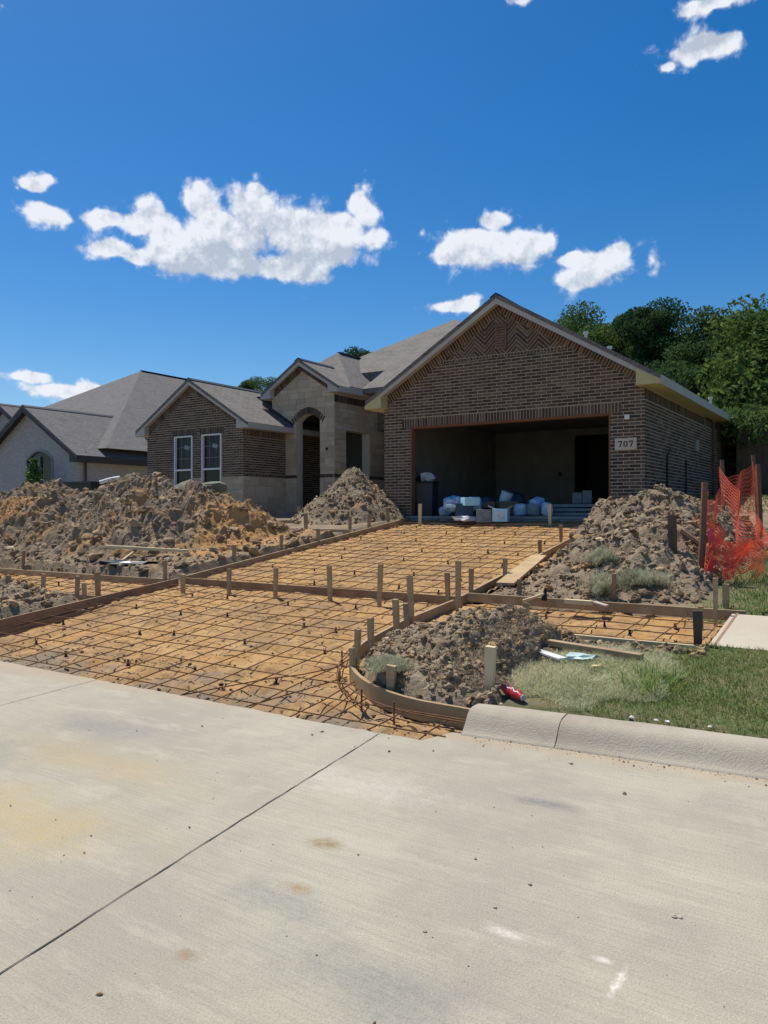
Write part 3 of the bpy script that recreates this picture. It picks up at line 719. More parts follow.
gable(H, wx, wh, .36, YW, 21.6, WZ, SL, M['shingle'], M['fascia'], fh=.17, ohf=.2)
# ---- stone entry
EL, ER, YE = -17.47, -14.85, 19.5; ex = (EL+ER)/2; eh = (ER-EL)/2; EZ = 6.59; fn = front(YE); SE = .62
unde = lambda u: EZ-.12-SE*abs(u-ex)
AL, AR, AS, AT = -16.40, -15.42, 4.58, 4.80   # arch left/right, spring, crown
arc = lambda u: AS+(AT-AS)*(1-((u-(AL+AR)/2)/((AR-AL)/2))**2)
mb = MB(); wall_block(mb, fn, rect(EL, AL, 1.2, AS), .3); wall_block(mb, fn, rect(AR, ER, 1.2, AS), .3)
N = 12; pts = [(AL+(AR-AL)*i/N, arc(AL+(AR-AL)*i/N)) for i in range(N+1)]
for p, q in zip(pts, pts[1:]): wall_block(mb, fn, [p, q, (q[0], 5.1), (p[0], 5.1)], .3)
wall_block(mb, fn, rect(EL, AL, AS, 5.1), .3); wall_block(mb, fn, rect(AR, ER, AS, 5.1), .3)
wall_block(mb, fn, [(EL, 5.1), (ER, 5.1), (ER, unde(ER)), (ex, unde(ex)), (EL, unde(EL))], .3)
fse = side(ER); S0, S1, ST = 20.1, 21.45, 4.25
for c in (rect(YE+.3, S0, 1.2, 5.5), rect(S1, 22.5, 1.2, 5.5), rect(S0, S1, ST, 5.5)): wall_block(mb, fse, c, .3)
w = mb.build('entry_wall', M['stone_mortar'], H)
mb = MB(); A = ashlar(EL, ER, 1.2, 6.6); zb_ = 2.70
def arcO(u): return arc(u)+.23
for c in (rect(EL, AL, 1.2, zb_), rect(AR, ER, 1.2, zb_), rect(EL, AL, zb_+.13, AS), rect(AR, ER, zb_+.13, AS), rect(EL, AL-.12, AS, 5.06), rect(AR+.12, ER, AS, 5.06)): lay(mb, fn, c, A, .02)
N = 20; a0, a1 = AL-.12, AR+.12
for i in range(N):
    u0 = a0+(a1-a0)*i/N; u1 = a0+(a1-a0)*(i+1)/N; g_ = lambda u: arc(max(AL, min(AR, u)))+.22-(.12 if (u < AL or u > AR) else 0)
    lay(mb, fn, [(u0, g_(u0)), (u1, g_(u1)), (u1, 5.06), (u0, 5.06)], A, .02)
ui = lambda u: unde(u)-.27
lay(mb, fn, [(EL, 5.06), (ER, 5.06), (ER, ui(ER)), (ex, ui(ex)), (EL, ui(EL))], A, .02)
B = ashlar(YE-.02, 22.5, 1.2, 5.5)
for c in (rect(YE-.02, S0, 1.2, zb_), rect(S1, 22.5, 1.2, zb_), rect(YE-.02, S0, zb_+.13, ST), rect(S1, 22.5, zb_+.13, ST), rect(YE-.02, 22.5, ST+.12, 5.10)): lay(mb, fse, c, B, .02)
lay(mb, fse, rect(S0-.25, S1+.25, ST, ST+.11), [([(S0-.24+k*.47, ST+.005), (S0-.24+k*.47+.45, ST+.005), (S0-.24+k*.47+.45, ST+.105), (S0-.24+k*.47, ST+.105)], .5) for k in range(4)], .03)
mb.build('stonework', M['stone'], w)
mb = MB()
for c in (rect(EL, AL, zb_+.01, zb_+.115), rect(AR, ER, zb_+.01, zb_+.115)): lay(mb, fn, c, soldier(EL, ER, zb_+.01, zb_+.115), .02)
for c in (rect(YE, S0, zb_+.01, zb_+.115), rect(S1, 22.5, zb_+.01, zb_+.115)): lay(mb, fse, c, soldier(YE, 22.5, zb_+.01, zb_+.115), .02)
lay(mb, fse, rect(YE, 22.5, 5.12, 5.34), soldier(YE, 22.5, 5.12, 5.34), .02)
for sg in (-1, 1):
    ae_ = math.atan(SE); RR = xform(soldier(-.1, 2.2, -.23, -.012), -ae_, (ex, unde(ex))) if sg > 0 else xform(soldier(-2.2, .1, -.23, -.012), ae_, (ex, unde(ex)))
    P = [(ex, unde(ex)-.27), (ex+sg*eh, unde(ER)-.27), (ex+sg*eh, unde(ER)), (ex, unde(ex))]; lay(mb, fn, P if sg > 0 else P[::-1], RR, .02)
n_ = 17   # arch ring of bricks on end
for i in range(n_):
    u = a0+.03+(a1-a0-.06)*i/(n_-1); tt = (u-(AL+AR)/2)/((AR-AL)/2); ang_ = -tt*.42
    c0 = (u*1.0, arc(max(AL, min(AR, u)))-(.10*max(0, abs(tt)-1)/.24)); dx, dz = math.sin(-ang_), math.cos(ang_); wx_ = .028
    q = [(c0[0]-wx_*dz, c0[1]+wx_*dx), (c0[0]+wx_*dz, c0[1]-wx_*dx), (c0[0]+wx_*1.15*dz+.21*dx, c0[1]-wx_*dx+.21*dz), (c0[0]-wx_*1.15*dz+.21*dx, c0[1]+wx_*dx+.21*dz)]
    lay(mb, fn, rect(EL, ER, 1, 6), [(q, random.random())], .025)
mb.build('accent_brickwork', M['brick'], w)
# porch inside
mb = MB(); fi = side(EL+.3); wall_block(mb, fi, rect(YE+.3, 22.5, 1.2, 5.0)); w2 = mb.build('porch_wall', M['mortar'], H)
mb = MB(); lay(mb, fi, rect(YE+.3, 22.5, 1.2, 5.0), running(YE, 22.5, 1.2, 5.0)); mb.build('brickwork', M['brick'], w2)
mb = MB(); mb.box(((EL+ER)/2, 22.45, 3.1), (2.4, .1, 3.8)); mb.build('door_sheathing', M['sheath'], H)
mb = MB(); mb.box(((EL+ER)/2, 21, 5.0), (2.0, 2.8, .06)); mb.build('porch_ceiling', M['drywall'], H)
mb = MB(); mb.box(((EL+ER)/2, 21, 1.43), (2.3, 2.9, .12)); mb.build('porch_slab', M['slabc'], H)
mb = MB(); mb.tube([(-15.13, YE-.05, 3.62), (-15.13, YE+.02, 3.62)], .04, 8); mb.build('light_fitting_hole', M['blackplastic'], H)
gable(H, ex, eh, .32, YE, 22.8, EZ, SE, M['shingle'], M['fascia'], fh=.18, ohf=.22)
# back wall between entry and garage
mb = MB(); mb.box((-12.9, 22.5, 2.8), (3.9, .2, 3.0)); w3 = mb.build('recess_wall', M['mortar'], H)
mb = MB(); lay(mb, front(22.4), rect(-14.8, -11, 1.3, 4.3), running(-14.8, -11, 1.3, 4.3)); mb.build('brickwork', M['brick'], w3)
# flashing where the wing roof meets the entry wall
mb = MB(); mb.prism([(WR-1.0, WZ-SL*(WR-1.0-wx)+.03), (WR+.35, WZ-SL*(WR+.35-wx)+.03), (WR+.35, WZ-SL*(WR+.35-wx)+.14), (WR-1.0, WZ-SL*(WR-1.0-wx)+.16)], front(YE), .03, .05); mb.build('roof_flashing', M['darktrim'], H)
# main hips
def hip(house, m, x0, x1, y0, y1, ze, apexes, extra=None):
    """two ridge points (ax,ay,az),(bx,by,bz) ridge along Y or a single peak"""
    a, b = apexes; mb = MB(); c = [(x0, y0, ze), (x1, y0, ze), (x1, y1, ze), (x0, y1, ze)]
    mb.face([c[0], c[1], a]); mb.face([c[1], c[2], b, a] if a != b else [c[1], c[2], a]); mb.face([c[2], c[3], b]); mb.face([c[3], c[0], a, b] if a != b else [c[3], c[0], a])
    mb.face(c[::-1]); return mb.build('hip_roof', m, house, uv=True)
mb = MB(); ap = (-14.05, 26.1, 9.0); yc = 21.9; q = yc-18.5; zc_ = 4.4+.6*q; lf, rt = (-21.65+q, yc, zc_), (-6.45-q, yc, zc_)
mb.face([lf, rt, ap]); mb.face([(-21.65, 33.7, 4.4), (-21.65, yc, 4.4), lf, ap]); mb.face([rt, (-6.45, yc, 4.4), (-6.45, 33.7, 4.4), ap]); mb.face([(-6.45, 33.7, 4.4), (-21.65, 33.7, 4.4), ap])
mb.face([(-21.65, yc, 4.4), (-6.45, yc, 4.4), rt, lf]); mb.face([(-21.65, 33.7, 4.4), (-6.45, 33.7, 4.4), (-6.45, yc, 4.4), (-21.65, yc, 4.4)]); mb.build('hip_roof', M['shingle'], H, uv=True)
mb = MB(); a, b = (-16.6, 22.0, 7.3), (-16.6, 26, 7.3)
mb.face([(-14.5, 19.9, 5.62), (-14.5, 26, 5.62), b, a]); mb.face([(-18.7, 19.9, 5.62), (-14.5, 19.9, 5.62), a]); mb.face([b, (-18.7, 26, 5.62), (-18.7, 19.9, 5.62), a]); mb.face([(-14.5, 19.9, 5.62), (-18.7, 19.9, 5.62), (-18.7, 26, 5.62), (-14.5, 26, 5.62)])
r2 = mb.build('cross_roof', M['shingle'], H, uv=True); mb = MB(); mb.box((-16.6, 23.4, 7.31), (.16, 2.7, .04)); mb.build('ridge_cap', M['darktrim'], r2)
mb = MB(); mb.box((-14.49, 21.2, 5.5), (.03, 2.8, .2)); mb.build('eave_fascia', M['fascia'], H)
mb = MB(); mb.face([(-14.5, 20.53, 5.62), (-9.5, 20.53, 5.62), (-9.5, 21.92, 6.46), (-14.5, 21.92, 6.46)]); mb.face([(-14.5, 20.53, 5.62), (-14.5, 20.53, 5.45), (-9.5, 20.53, 5.45), (-9.5, 20.53, 5.62)]); mb.face([(-14.5, 20.53, 5.45), (-14.5, 22.4, 5.45), (-9.5, 22.4, 5.45), (-9.5, 20.53, 5.45)]); mb.build('valley_roof', M['shingle'], H, uv=True)
mb = MB(); mb.box((-14, 29.0, 2.8), (14.6, 9.0, 3.0)); mb.build('rear_wall', M['mortar'], H)
# ------------------------------------------------------------------ neighbour
Nb = thing('neighbour_house', (-30, 18.6, 1.35), 'pale grey painted brick house with charcoal trim and arched window at left', 'house')
nx, nh, yn, nz = -30.1, 3.3, 18.6, 6.02; fn = front(yn); mb = MB(); zz = lambda u: nz-.12-SL*abs(u-nx)
w0, w1, wa, wt, wb_ = -30.4, -28.5, 3.7, 4.1, 2.0
arn = lambda u: wa+(wt-wa)*(1-((u-(w0+w1)/2)/((w1-w0)/2))**2)
wall_block(mb, fn, rect(nx-nh, w0, .9, 3.9)); wall_block(mb, fn, rect(w1, nx+nh, .9, 3.9)); wall_block(mb, fn, rect(w0, w1, .9, wb_))
pts = [(w0+(w1-w0)*i/12, arn(w0+(w1-w0)*i/12)) for i in range(13)]
for p, q in zip(pts, pts[1:]): wall_block(mb, fn, [p, q, (q[0], 4.15), (p[0], 4.15)])
wall_block(mb, fn, [(nx-nh, 3.9), (w0, 3.9), (w0, zz(w0))]); wall_block(mb, fn, [(w1, 3.9), (nx+nh, 3.9), (w1, zz(w1))]); wall_block(mb, fn, [(w0, 4.15), (w1, 4.15), (w1, zz(w1)), (nx, zz(nx)), (w0, zz(w0))]); wall_block(mb, side(nx+nh), rect(yn+.185, 33, .9, 4.0)); wall_block(mb, front(21.2), [(-44, .9), (-33, .9), (-33, 4.3), (-36.5, 6.6), (-40, 4.3), (-44, 4.3)])
mb.build('painted_brick_wall', M['pale_brick'], Nb, uv=True)
mb = MB(); P = pts; outer = [(u, v+.09) for u, v in pts]
for i in range(12): mb.prism([P[i], P[i+1], outer[i+1], outer[i]], front(yn), -.02, .03)
mb.box((w0+.04, yn, (wb_+wa)/2), (.08, .08, wa-wb_)); mb.box((w1-.04, yn, (wb_+wa)/2), (.08, .08, wa-wb_)); mb.box(((w0+w1)/2, yn+.01, (wb_+wa)/2+.1), (.07, .08, wa-wb_+.2)); mb.box(((w0+w1)/2, yn+.012, 2.85), (w1-w0, .07, .07)); mb.box(((w0+w1)/2, yn, wb_+.03), (w1-w0, .09, .07))
wn = mb.build('arched_window', mat('grey_window_frame', (.22, .24, .25), .5), Nb)
mb = MB(); mb.prism([(w0, wb_)]+[(w1, wb_)]+pts[::-1], front(yn), -.06, -.05); mb.build('pane', M['glass'], wn)
gable(Nb, nx, nh, .38, yn, 24.5, nz, SL, M['shingle_n'], M['darktrim'], fh=.24, ohf=.35)
gable(Nb, -36.5, 4.1, .38, 21.2, 28, 6.9, SL, M['shingle_n'], M['darktrim'], fh=.24, ohf=.35)
mb = MB(); mb.tube([(nx+nh+.08, yn+.25, 4.0), (nx+nh+.08, yn+.25, 1.4)], .05, 4); mb.build('downspout', M['darktrim'], Nb)
hip(Nb, M['shingle_n'], -44.5, -26.45, 19.6, 42, 4.18, [(-35.5, 28.6, 9.57), (-35.5, 33, 9.57)])
mb = MB(); mb.box((-35.5, 30.8, 9.58), (.2, 4.4, .05)); mb.build('ridge_cap', M['darktrim'], Nb)
mb = MB(); mb.box((-26.44, 30, 4.1), (.03, 12, .22)); mb.build('eave_fascia', M['darktrim'], Nb)
mb = MB(); mb.tube([(-27.6, 22.5, 4.6), (-27.6, 22.5, 5.5)], .05); mb.build('vent_pipe', M['blackplastic'], Nb)
# ------------------------------------------------------------------ dirt piles
ICO_V, ICO_F = None, None
def _ico():
    import bmesh
    bm = bmesh.new(); bmesh.ops.create_icosphere(bm, subdivisions=2, radius=1)
    v = np.array([x.co[:] for x in bm.verts]); f = np.array([[q.index for q in p.verts] for p in bm.faces]); bm.free(); return v, f
ICO_V, ICO_F = _ico()
import bmesh
def clod_mesh(pts, sizes, seed=0, flat=.65):
    rs = np.random.RandomState(seed); VV = []; FF = []; RR = []; o_ = 0
    for p, s in zip(pts, sizes):
        v = ICO_V.copy(); d = rs.randn(3, 3); 
        ph = rs.rand(6)*6
        k = 1+.22*np.sin(v[:, 0]*3+ph[0])*np.cos(v[:, 1]*3+ph[1])+.16*np.sin(v[:, 2]*5+ph[2]+v[:, 0]*4)+.10*rs.randn(len(v))
        q, _ = np.linalg.qr(d); v = (v*k[:, None]*np.array([1, rs.uniform(.55, .95), rs.uniform(.4, .8)])) @ q
        v = v*s; v[:, 2] *= flat+.35*rs.rand()
        VV.append(v+p); FF.append(ICO_F+o_); RR += [rs.rand()]*len(ICO_F); o_ += len(v)
    return np.concatenate(VV), np.concatenate(FF), RR
def pile(name, label, x0, x1, y0, y1, hf, m, nclod, res=.04, amp=1.0, smax=.14, seed=1, base=None):
    base = base or (lambda X, Y: np.minimum(GS*Y+G0, 1.45))
    def full(X, Y):
        h = hf(X, Y); k = np.clip(h/.35, 0, 1)
        wx_ = X+.25*fbm(X*3+seed, Y*3, 3); wy_ = Y+.25*fbm(X*3, Y*3+seed, 3); r = amp*k*(.36*fbm(X*1.6+seed, Y*1.6, 4)+.17*clods(wx_*2.3+seed, wy_*2.9)+.12*clods(wx_*5.1, wy_*6+seed)+.06*clods(wx_*11, wy_*13)+.07*fbm(X*13, Y*13, 4))
        return base(X, Y)+h+r-.06
    V, F = grid(np.arange(x0, x1, res), np.arange(y0, y1, res), full, lambda X, Y, Z: hf(X, Y) > -.05)
    rs = np.random.RandomState(seed)
    o = link_mesh(name, V, F, m, smooth=False, origin=((x0+x1)/2, (y0+y1)/2, float(base(np.array((x0+x1)/2), np.array((y0+y1)/2)))))
    tag(o, label, 'dirt pile')
    px = rs.uniform(x0, x1, nclod*4); py = rs.uniform(y0, y1, nclod*4); h = hf(px, py); ok = h > .0; px, py = px[ok][:nclod], py[ok][:nclod]
    s = np.minimum(smax, .013*(rs.pareto(1.6, len(px))+1)); z = full(px, py)+s*.15
    V, F, R = clod_mesh(np.stack([px, py, z], 1), s, seed)
    c = link_mesh('clods', V, F, M['clod'], o, rnd=R); c['kind'] = 'stuff'
    return full
def cone(X, Y, cx, cy, r, h, ax=1, ay=1, p=1.0):
    d = np.sqrt(((X-cx)/ax)**2+((Y-cy)/ay)**2)/r
    return h*(1-d**p)
def smax_(*a):
    k = 7.0; return np.log(sum(np.exp(k*q) for q in a))/k
big = lambda X, Y: np.minimum(smax_(cone(X, Y, -15.0, 12.4, 3.5, 1.7), cone(X, Y, -13.1, 12.3, 2.35, 1.3), cone(X, Y, -18.2, 11.7, 3.8, 1.35, 1.1, .9), cone(X, Y, -16.6, 10.8, 2.6, 1.0), cone(X, Y, -21.5, 12.2, 3.9, 1.1, 1.2, .9), cone(X, Y, -13.3, 10.9, 2.2, .75)), (Y-8.6)*1.1)
big_ = lambda X, Y: np.minimum(np.minimum(np.maximum(big(X, Y), .10), np.minimum((Y-8.6)*1.1, (13.2-Y))), (-9.95-X)*1.2)
bfull = pile('dirt_pile', 'large grey and orange dirt pile between the left sidewalk forms and the house', -27, -9.9, 8.6, 17, big_, M['dirt_o'], 6500, .045, 1.15, .13, 3)
ctr = lambda X, Y: smax_(cone(X, Y, -11.65, 16.1, 1.5, 1.30), cone(X, Y, -12.3, 15.9, 1.0, .45))
ctr_ = lambda X, Y: np.minimum(ctr(X, Y), (-10.1-X)*2)
cfull = pile('dirt_pile', 'steep conical dirt pile beside the left pier of the open garage', -14.6, -9.9, 14, 18, ctr_, M['dirt'], 1500, .035, .55, .07, 11)
rp = lambda X, Y: smax_(cone(X, Y, -2.95, 12.0, 2.2, 1.0), cone(X, Y, -3.7, 12.5, 1.7, .78), cone(X, Y, -2.6, 10.6, 1.6, .6), cone(X, Y, -3.6, 10.4, 1.4, .35), cone(X, Y, -3.9, 14.2, 1.6, .5))
rp_ = lambda X, Y: np.minimum(np.minimum(np.minimum(rp(X, Y), (-1.75-X+.05*(Y-10))*.9), (X+3.75+.19*(Y-9))*1.7), (Y-8.86)*1.2)
rfull = pile('dirt_pile', 'broad clay dirt pile right of the driveway beside the orange fence', -5.4, -.4, 8.85, 16.3, rp_, M['dirt'], 4200, .03, .7, .07, 21)
ip = lambda X, Y: np.minimum(smax_(cone(X, Y, -3.4, 6.6, 1.05, .20), cone(X, Y, -3.25, 6.95, .7, .27), cone(X, Y, -3.3, 5.9, .6, .16), cone(X, Y, -2.75, 5.9, .5, .10)), 1.0)
def ip_(X, Y):
    h = ip(X, Y); d = 1.5-np.sqrt((X+2.9)**2+(Y-6.75)**2); lim = np.where((X < -2.9) & (Y < 6.75), d, np.minimum(X+4.4, np.where(Y < 6.75, Y-5.27, 9)))
    return np.minimum(np.minimum(h, lim*1.5), np.minimum((7.45-Y)*1.5, (-2.5-X+.35*fbm(X*3, Y*3, 3))*.8))
ifull = pile('dirt_pile', 'low lumpy dirt heap with dried weeds inside the curved form by the kerb', -4.5, -1.5, 5.2, 7.5, ip_, M['dirt'], 1500, .018, .75, .045, 31, base=lambda X, Y: grade(Y)-.03)
lp = lambda X, Y: np.minimum(np.maximum(smax_(cone(X, Y, -11.6, 6.3, 1.1, .22), cone(X, Y, -12.6, 6.4, 1.1, .3)), np.minimum(.08, (7.05-Y)*2)), (-10.15-X)*.7)
pile('dirt_pile', 'small rubble heap of grey clods behind the left apron form', -13.8, -10.1, 5.2, 7.1, lp, M['dirt'], 1500, .022, .9, .09, 41, base=lambda X, Y: grade(Y)+.02)
# green-grey slabs of clay lying on the big pile and the near heap
def boulder(name, p, s, label, m, seed, rot=0):
    rs = np.random.RandomState(seed); v = ICO_V.copy(); ph = rs.rand(4)*6
    k = 1+.16*np.sin(v[:, 0]*3+ph[0])+.12*np.cos(v[:, 1]*4+ph[1])+.10*np.sin(v[:, 2]*5+ph[2])+.05*rs.randn(len(v)); v = v*k[:, None]*np.array(s)
    c_, s_ = math.cos(rot), math.sin(rot); v = np.stack([v[:, 0]*c_-v[:, 1]*s_, v[:, 0]*s_+v[:, 1]*c_, v[:, 2]], 1)+np.array(p)
    return tag(link_mesh(name, v, ICO_F, m), label, 'clay slab')
M['greenclay'] = mat('grey_green_clay', (.22, .225, .165), .95, (.15, .15, .115), 5, 1, 22)
def on(py, px, Y): 
    x, f = PY(px, Y); return (x, Y, zat(py, f)), f
p, f = on(490, 190, 12.4); boulder('clay_slab', p, (.5, .3, .2), 'grey green clay slab resting on the big pile in front of the twin windows', M['greenclay'], 5, .6)
p, f = on(488, 213, 13.0); boulder('clay_slab', p, (.33, .3, .16), 'smaller greenish clay slab near the right end of the big pile crest', M['greenclay'], 6, .2)
p, f = on(494, 60, 12.2); boulder('clay_slab', p, (.5, .3, .17), 'greenish clay slab on the big pile below the arched window', M['greenclay'], 7)
p, f = on(562, 82, 9.25); boulder('clay_slab', p, (.3, .26, .22), 'rounded brown clay boulder at the foot of the big pile', M['dirt'], 8)
p, f = on(650, 452, 6.35); boulder('clay_slab', p, (.22, .13, .08), 'dark moist clay slab on the low heap in the curved form', M['greenclay'], 9, .6)
p, f = on(622, 500, 6.95); boulder('clay_slab', p, (.20, .12, .06), 'flat brown clay slab on top of the low heap by the sidewalk form', M['dirt'], 12, .3)
# ------------------------------------------------------------------ form boards
def board(label, p, q, h=.11, m='wood3', w=.038, top=.0, name='form_board', group='timber forms around the driveway and walks'):
    """p,q are (x,y); top edge follows the grade"""
    mb = MB(); P = Vector((p[0], p[1], grade(p[1])+top-h/2)); Q = Vector((q[0], q[1], grade(q[1])+top-h/2)); mb.bar(P, Q, w, h)
    return tag(mb.build(name, M[m], bevel=.003), label, 'form board', group)
board('long form board along the left edge of the upper driveway', (-9.78, 8.72), (-10.0, 16.2), .12, 'wood2')
board('dark cross board between the upper driveway and the street apron', (-9.74, 8.66), (-4.62, 8.66), .13, 'wood3')
board('upper of the two stacked boards on the left side of the apron', (-9.76, 8.6), (-10.05, 4.75), .13, 'wood3')
board('lower of the two stacked boards on the left side of the apron', (-9.74, 7.9), (-10.03, 4.75), .13, 'wood3', top=-.133)
board('form board crossing the walk strip on the right side of the driveway', (-4.66, 7.35), (-4.58, 8.64), .12, 'wood2')
board('form board on the right edge of the upper driveway beside the loose plank', (-4.60, 8.70), (-4.72, 10.9), .13, 'wood2')
board('form board on the right edge of the driveway close to the garage', (-4.74, 10.95), (-5.08, 16.2), .11, 'wood2')
board('far form board of the right sidewalk strip below the clay pile', (-4.56, 8.80), (-1.30, 8.80), .11, 'wood2', top=.02)
board('near form board of the right sidewalk strip behind the weeds', (-3.3, 7.46), (-1.45, 7.46), .06, 'woodpale')
board('short pinkish board end where the curved form meets the walk strip', (-4.5, 7.38), (-3.75, 7.38), .10, 'wood3')
board('far form board of the left sidewalk strip below the big pile', (-16.0, 8.42), (-11.5, 8.44), .10, 'wood')
board('weathered far form board of the left sidewalk strip next to the driveway corner', (-11.46, 8.44), (-9.85, 8.50), .10, 'wood2')
board('near form board of the left sidewalk strip beside the rubble', (-16.0, 7.08), (-10.0, 7.22), .10, 'wood')
board('form board of the entry walk nearest the house', (-14.5, 14.9), (-10.9, 15.0), .12, 'wood2', top=.08)
board('form board of the entry walk nearest the driveway', (-14.0, 13.6), (-10.0, 13.7), .12, 'wood', top=.06)
mb = MB(); mb.hull([(-1.385, 7.5, grade(7.5)-.1), (-1.36, 7.5, grade(7.5)-.1), (-1.36, 8.76, grade(8.76)-.1), (-1.385, 8.76, grade(8.76)-.1), (-1.385, 7.5, grade(7.5)+.003), (-1.36, 7.5, grade(7.5)+.003), (-1.36, 8.76, grade(8.76)+.003), (-1.385, 8.76, grade(8.76)+.003)], [(3, 2, 1, 0), (4, 5, 6, 7), (0, 1, 5, 4), (1, 2, 6, 5), (2, 3, 7, 6), (3, 0, 4, 7)])
tag(mb.build('form_board', M['wood3']), 'short reddish board against the end of the finished sidewalk', 'form board', 'timber forms around the driveway and walks')
# curved form
mb = MB(); pts = [(-4.62, 7.34), (-4.60, 7.1)]+[(-2.9-1.62*math.sin(rad(a))*1.03, 6.75-1.55*math.cos(rad(a))) for a in np.linspace(88, 6, 26)]+[(-2.75, 5.2), (-2.62, 5.19)]
for (a, b) in zip(pts, pts[1:]):
    A = Vector((*a, 0)); B = Vector((*b, 0)); d = (B-A).normalized(); n = Vector((-d.y, d.x, 0))*.018
    zt = lambda P: grade(P.y)+.02; zb__ = lambda P: grade(P.y)-.14
    mb.hull([(*(A-n).xy, zb__(A)), (*(B-n).xy, zb__(B)), (*(B+n).xy, zb__(B)), (*(A+n).xy, zb__(A)), (*(A-n).xy, zt(A)), (*(B-n).xy, zt(B)), (*(B+n).xy, zt(B)), (*(A+n).xy, zt(A))], [(0, 1, 5, 4), (2, 3, 7, 6), (4, 5, 6, 7), (3, 2, 1, 0)])
tag(mb.build('curved_form_board', M['masonite']), 'tan bent form board curving round the low dirt heap to the kerb', 'form board')
# ------------------------------------------------------------------ stakes
stakes = [  # base px, base py, top py, width px, where, material
 (275.5, 591, 568, 5, 'leftmost pine stake on the middle stretch of the dark cross board', 'wood'),
 (330, 594, 566, 5.5, 'tall pine stake near the middle of the dark cross board', 'wood'),
 (379.5, 598, 564, 5.5, 'tall pine stake toward the right end of the dark cross board', 'wood'),
 (411.5, 618, 576, 6.5, 'tall pine stake at the driveway corner above the curved form', 'wood'),
 (397, 636, 599, 7, 'pine stake at the back of the curved form', 'wood'),
 (407, 631, 603, 5.5, 'darker stake just right of the stake at the back of the curved form', 'wood2'),
 (371, 648, 618, 7, 'leaning pine stake inside the left side of the curved form', 'wood'),
 (357, 660, 629, 6.5, 'pine stake at the tightest bend of the curved form', 'wood'),
 (352.5, 668, 648, 6, 'cut off pine stake inside the bend of the curved form', 'wood'),
 (391, 689, 665, 11, 'broad stake block behind the front of the curved form', 'wood'),
 (489, 697, 646, 12, 'thick clean pine stake standing behind the end of the kerb', 'woodpale'),
 (448, 598, 573, 5.5, 'stake with a dark side near the right end of the dark cross board', 'wood2'),
 (458, 603, 561, 6, 'tallest pine stake where driveway and walk boards meet', 'wood'),
 (471, 593, 568, 5, 'pine stake just right of the tallest one at the board corner', 'wood2'),
 (281, 549, 535, 4, 'stake on the left driveway board at the foot of the big pile', 'wood2'),
 (318, 541, 529, 4, 'stake halfway up the left driveway board', 'wood2'),
 (350, 529, 516, 3.5, 'stake at the entry walk forms below the conical pile', 'wood2'),
 (369, 527, 514, 4, 'stake on the left driveway board below the conical pile', 'wood2'),
 (388, 521, 508, 4, 'stake at the upper end of the left driveway board', 'wood2'),
 (306, 531, 513, 4.5, 'taller stake at the left end of the entry walk forms', 'wood2'),
 (299, 520, 507, 3.5, 'small stake nearest the stone entry', 'wood2'),
 (420, 521, 504, 4, 'pale stake in front of the black wheeled bin', 'woodpale'),
 (550, 521, 504, 4, 'pale stake right of the blue bags at the garage mouth', 'woodpale'),
 (234, 561, 545, 4.5, 'stake on the left driveway board in front of the big pile', 'wood2'),
 (183, 586, 574, 6, 'stubby stake at the left corner of the dark cross board', 'wood'),
 (229, 587, 569, 5, 'stake on the left part of the dark cross board', 'wood2'),
 (165, 579, 561, 4.5, 'stake at the corner of left sidewalk and driveway forms', 'wood2'),
 (98, 593, 572, 7, 'wide stake on the left sidewalk form nearest the apron', 'wood2'),
 (77, 596, 576, 6, 'left stake of the close pair beside the rubble heap', 'wood2'),
 (84.5, 597, 583, 5.5, 'right shorter stake of the close pair beside the rubble heap', 'wood'),
 (43, 593, 574, 6, 'stake in the middle of the near left sidewalk form', 'wood'),
 (8, 594, 575, 6.5, 'stake at the left photo edge on the near sidewalk form', 'wood2'),
 (23, 569, 551, 3.5, 'dark thin stake on the far left sidewalk form', 'wood3'),
 (48, 602, 593, 7, 'cut off stake just behind the stacked left boards', 'wood'),
 (14, 609, 600, 7, 'lowest cut off stake at the left photo edge behind the stacked boards', 'wood2'),
 (561, 537, 525, 3.5, 'thin reddish stake on the right driveway edge nearest the garage', 'wood3'),
 (540, 552, 540, 4, 'stake behind the loose plank on the right driveway edge', 'wood3'),
 (505, 578, 558, 5, 'stake left of the loose plank on the right driveway board', 'wood'),
 (519.5, 595, 579, 4.5, 'stake between the loose plank and the hammer', 'wood3'),
 (526, 622, 603, 5.5, 'stake in the right sidewalk strip near the hammer', 'wood2'),
 (614, 601, 573, 4.5, 'reddish stake in front of the uprooted grass on the clay pile', 'wood3'),
 (715.5, 614, 578, 5, 'tall stake at the far corner of the finished sidewalk', 'wood'),
 (726, 608, 584, 7, 'grey weathered stake right of the tall sidewalk corner stake', 'wood2'),
 (701, 618, 606, 5, 'short stake just behind the broad dark stake', 'wood2'),
 (698, 645, 611, 10, 'broad dark weathered stake at the near corner of the sidewalk strip', 'wooddark'),
 (711.5, 575, 538, 3, 'thin stake carrying the pink ribbon beside the fence', 'rust'),
]
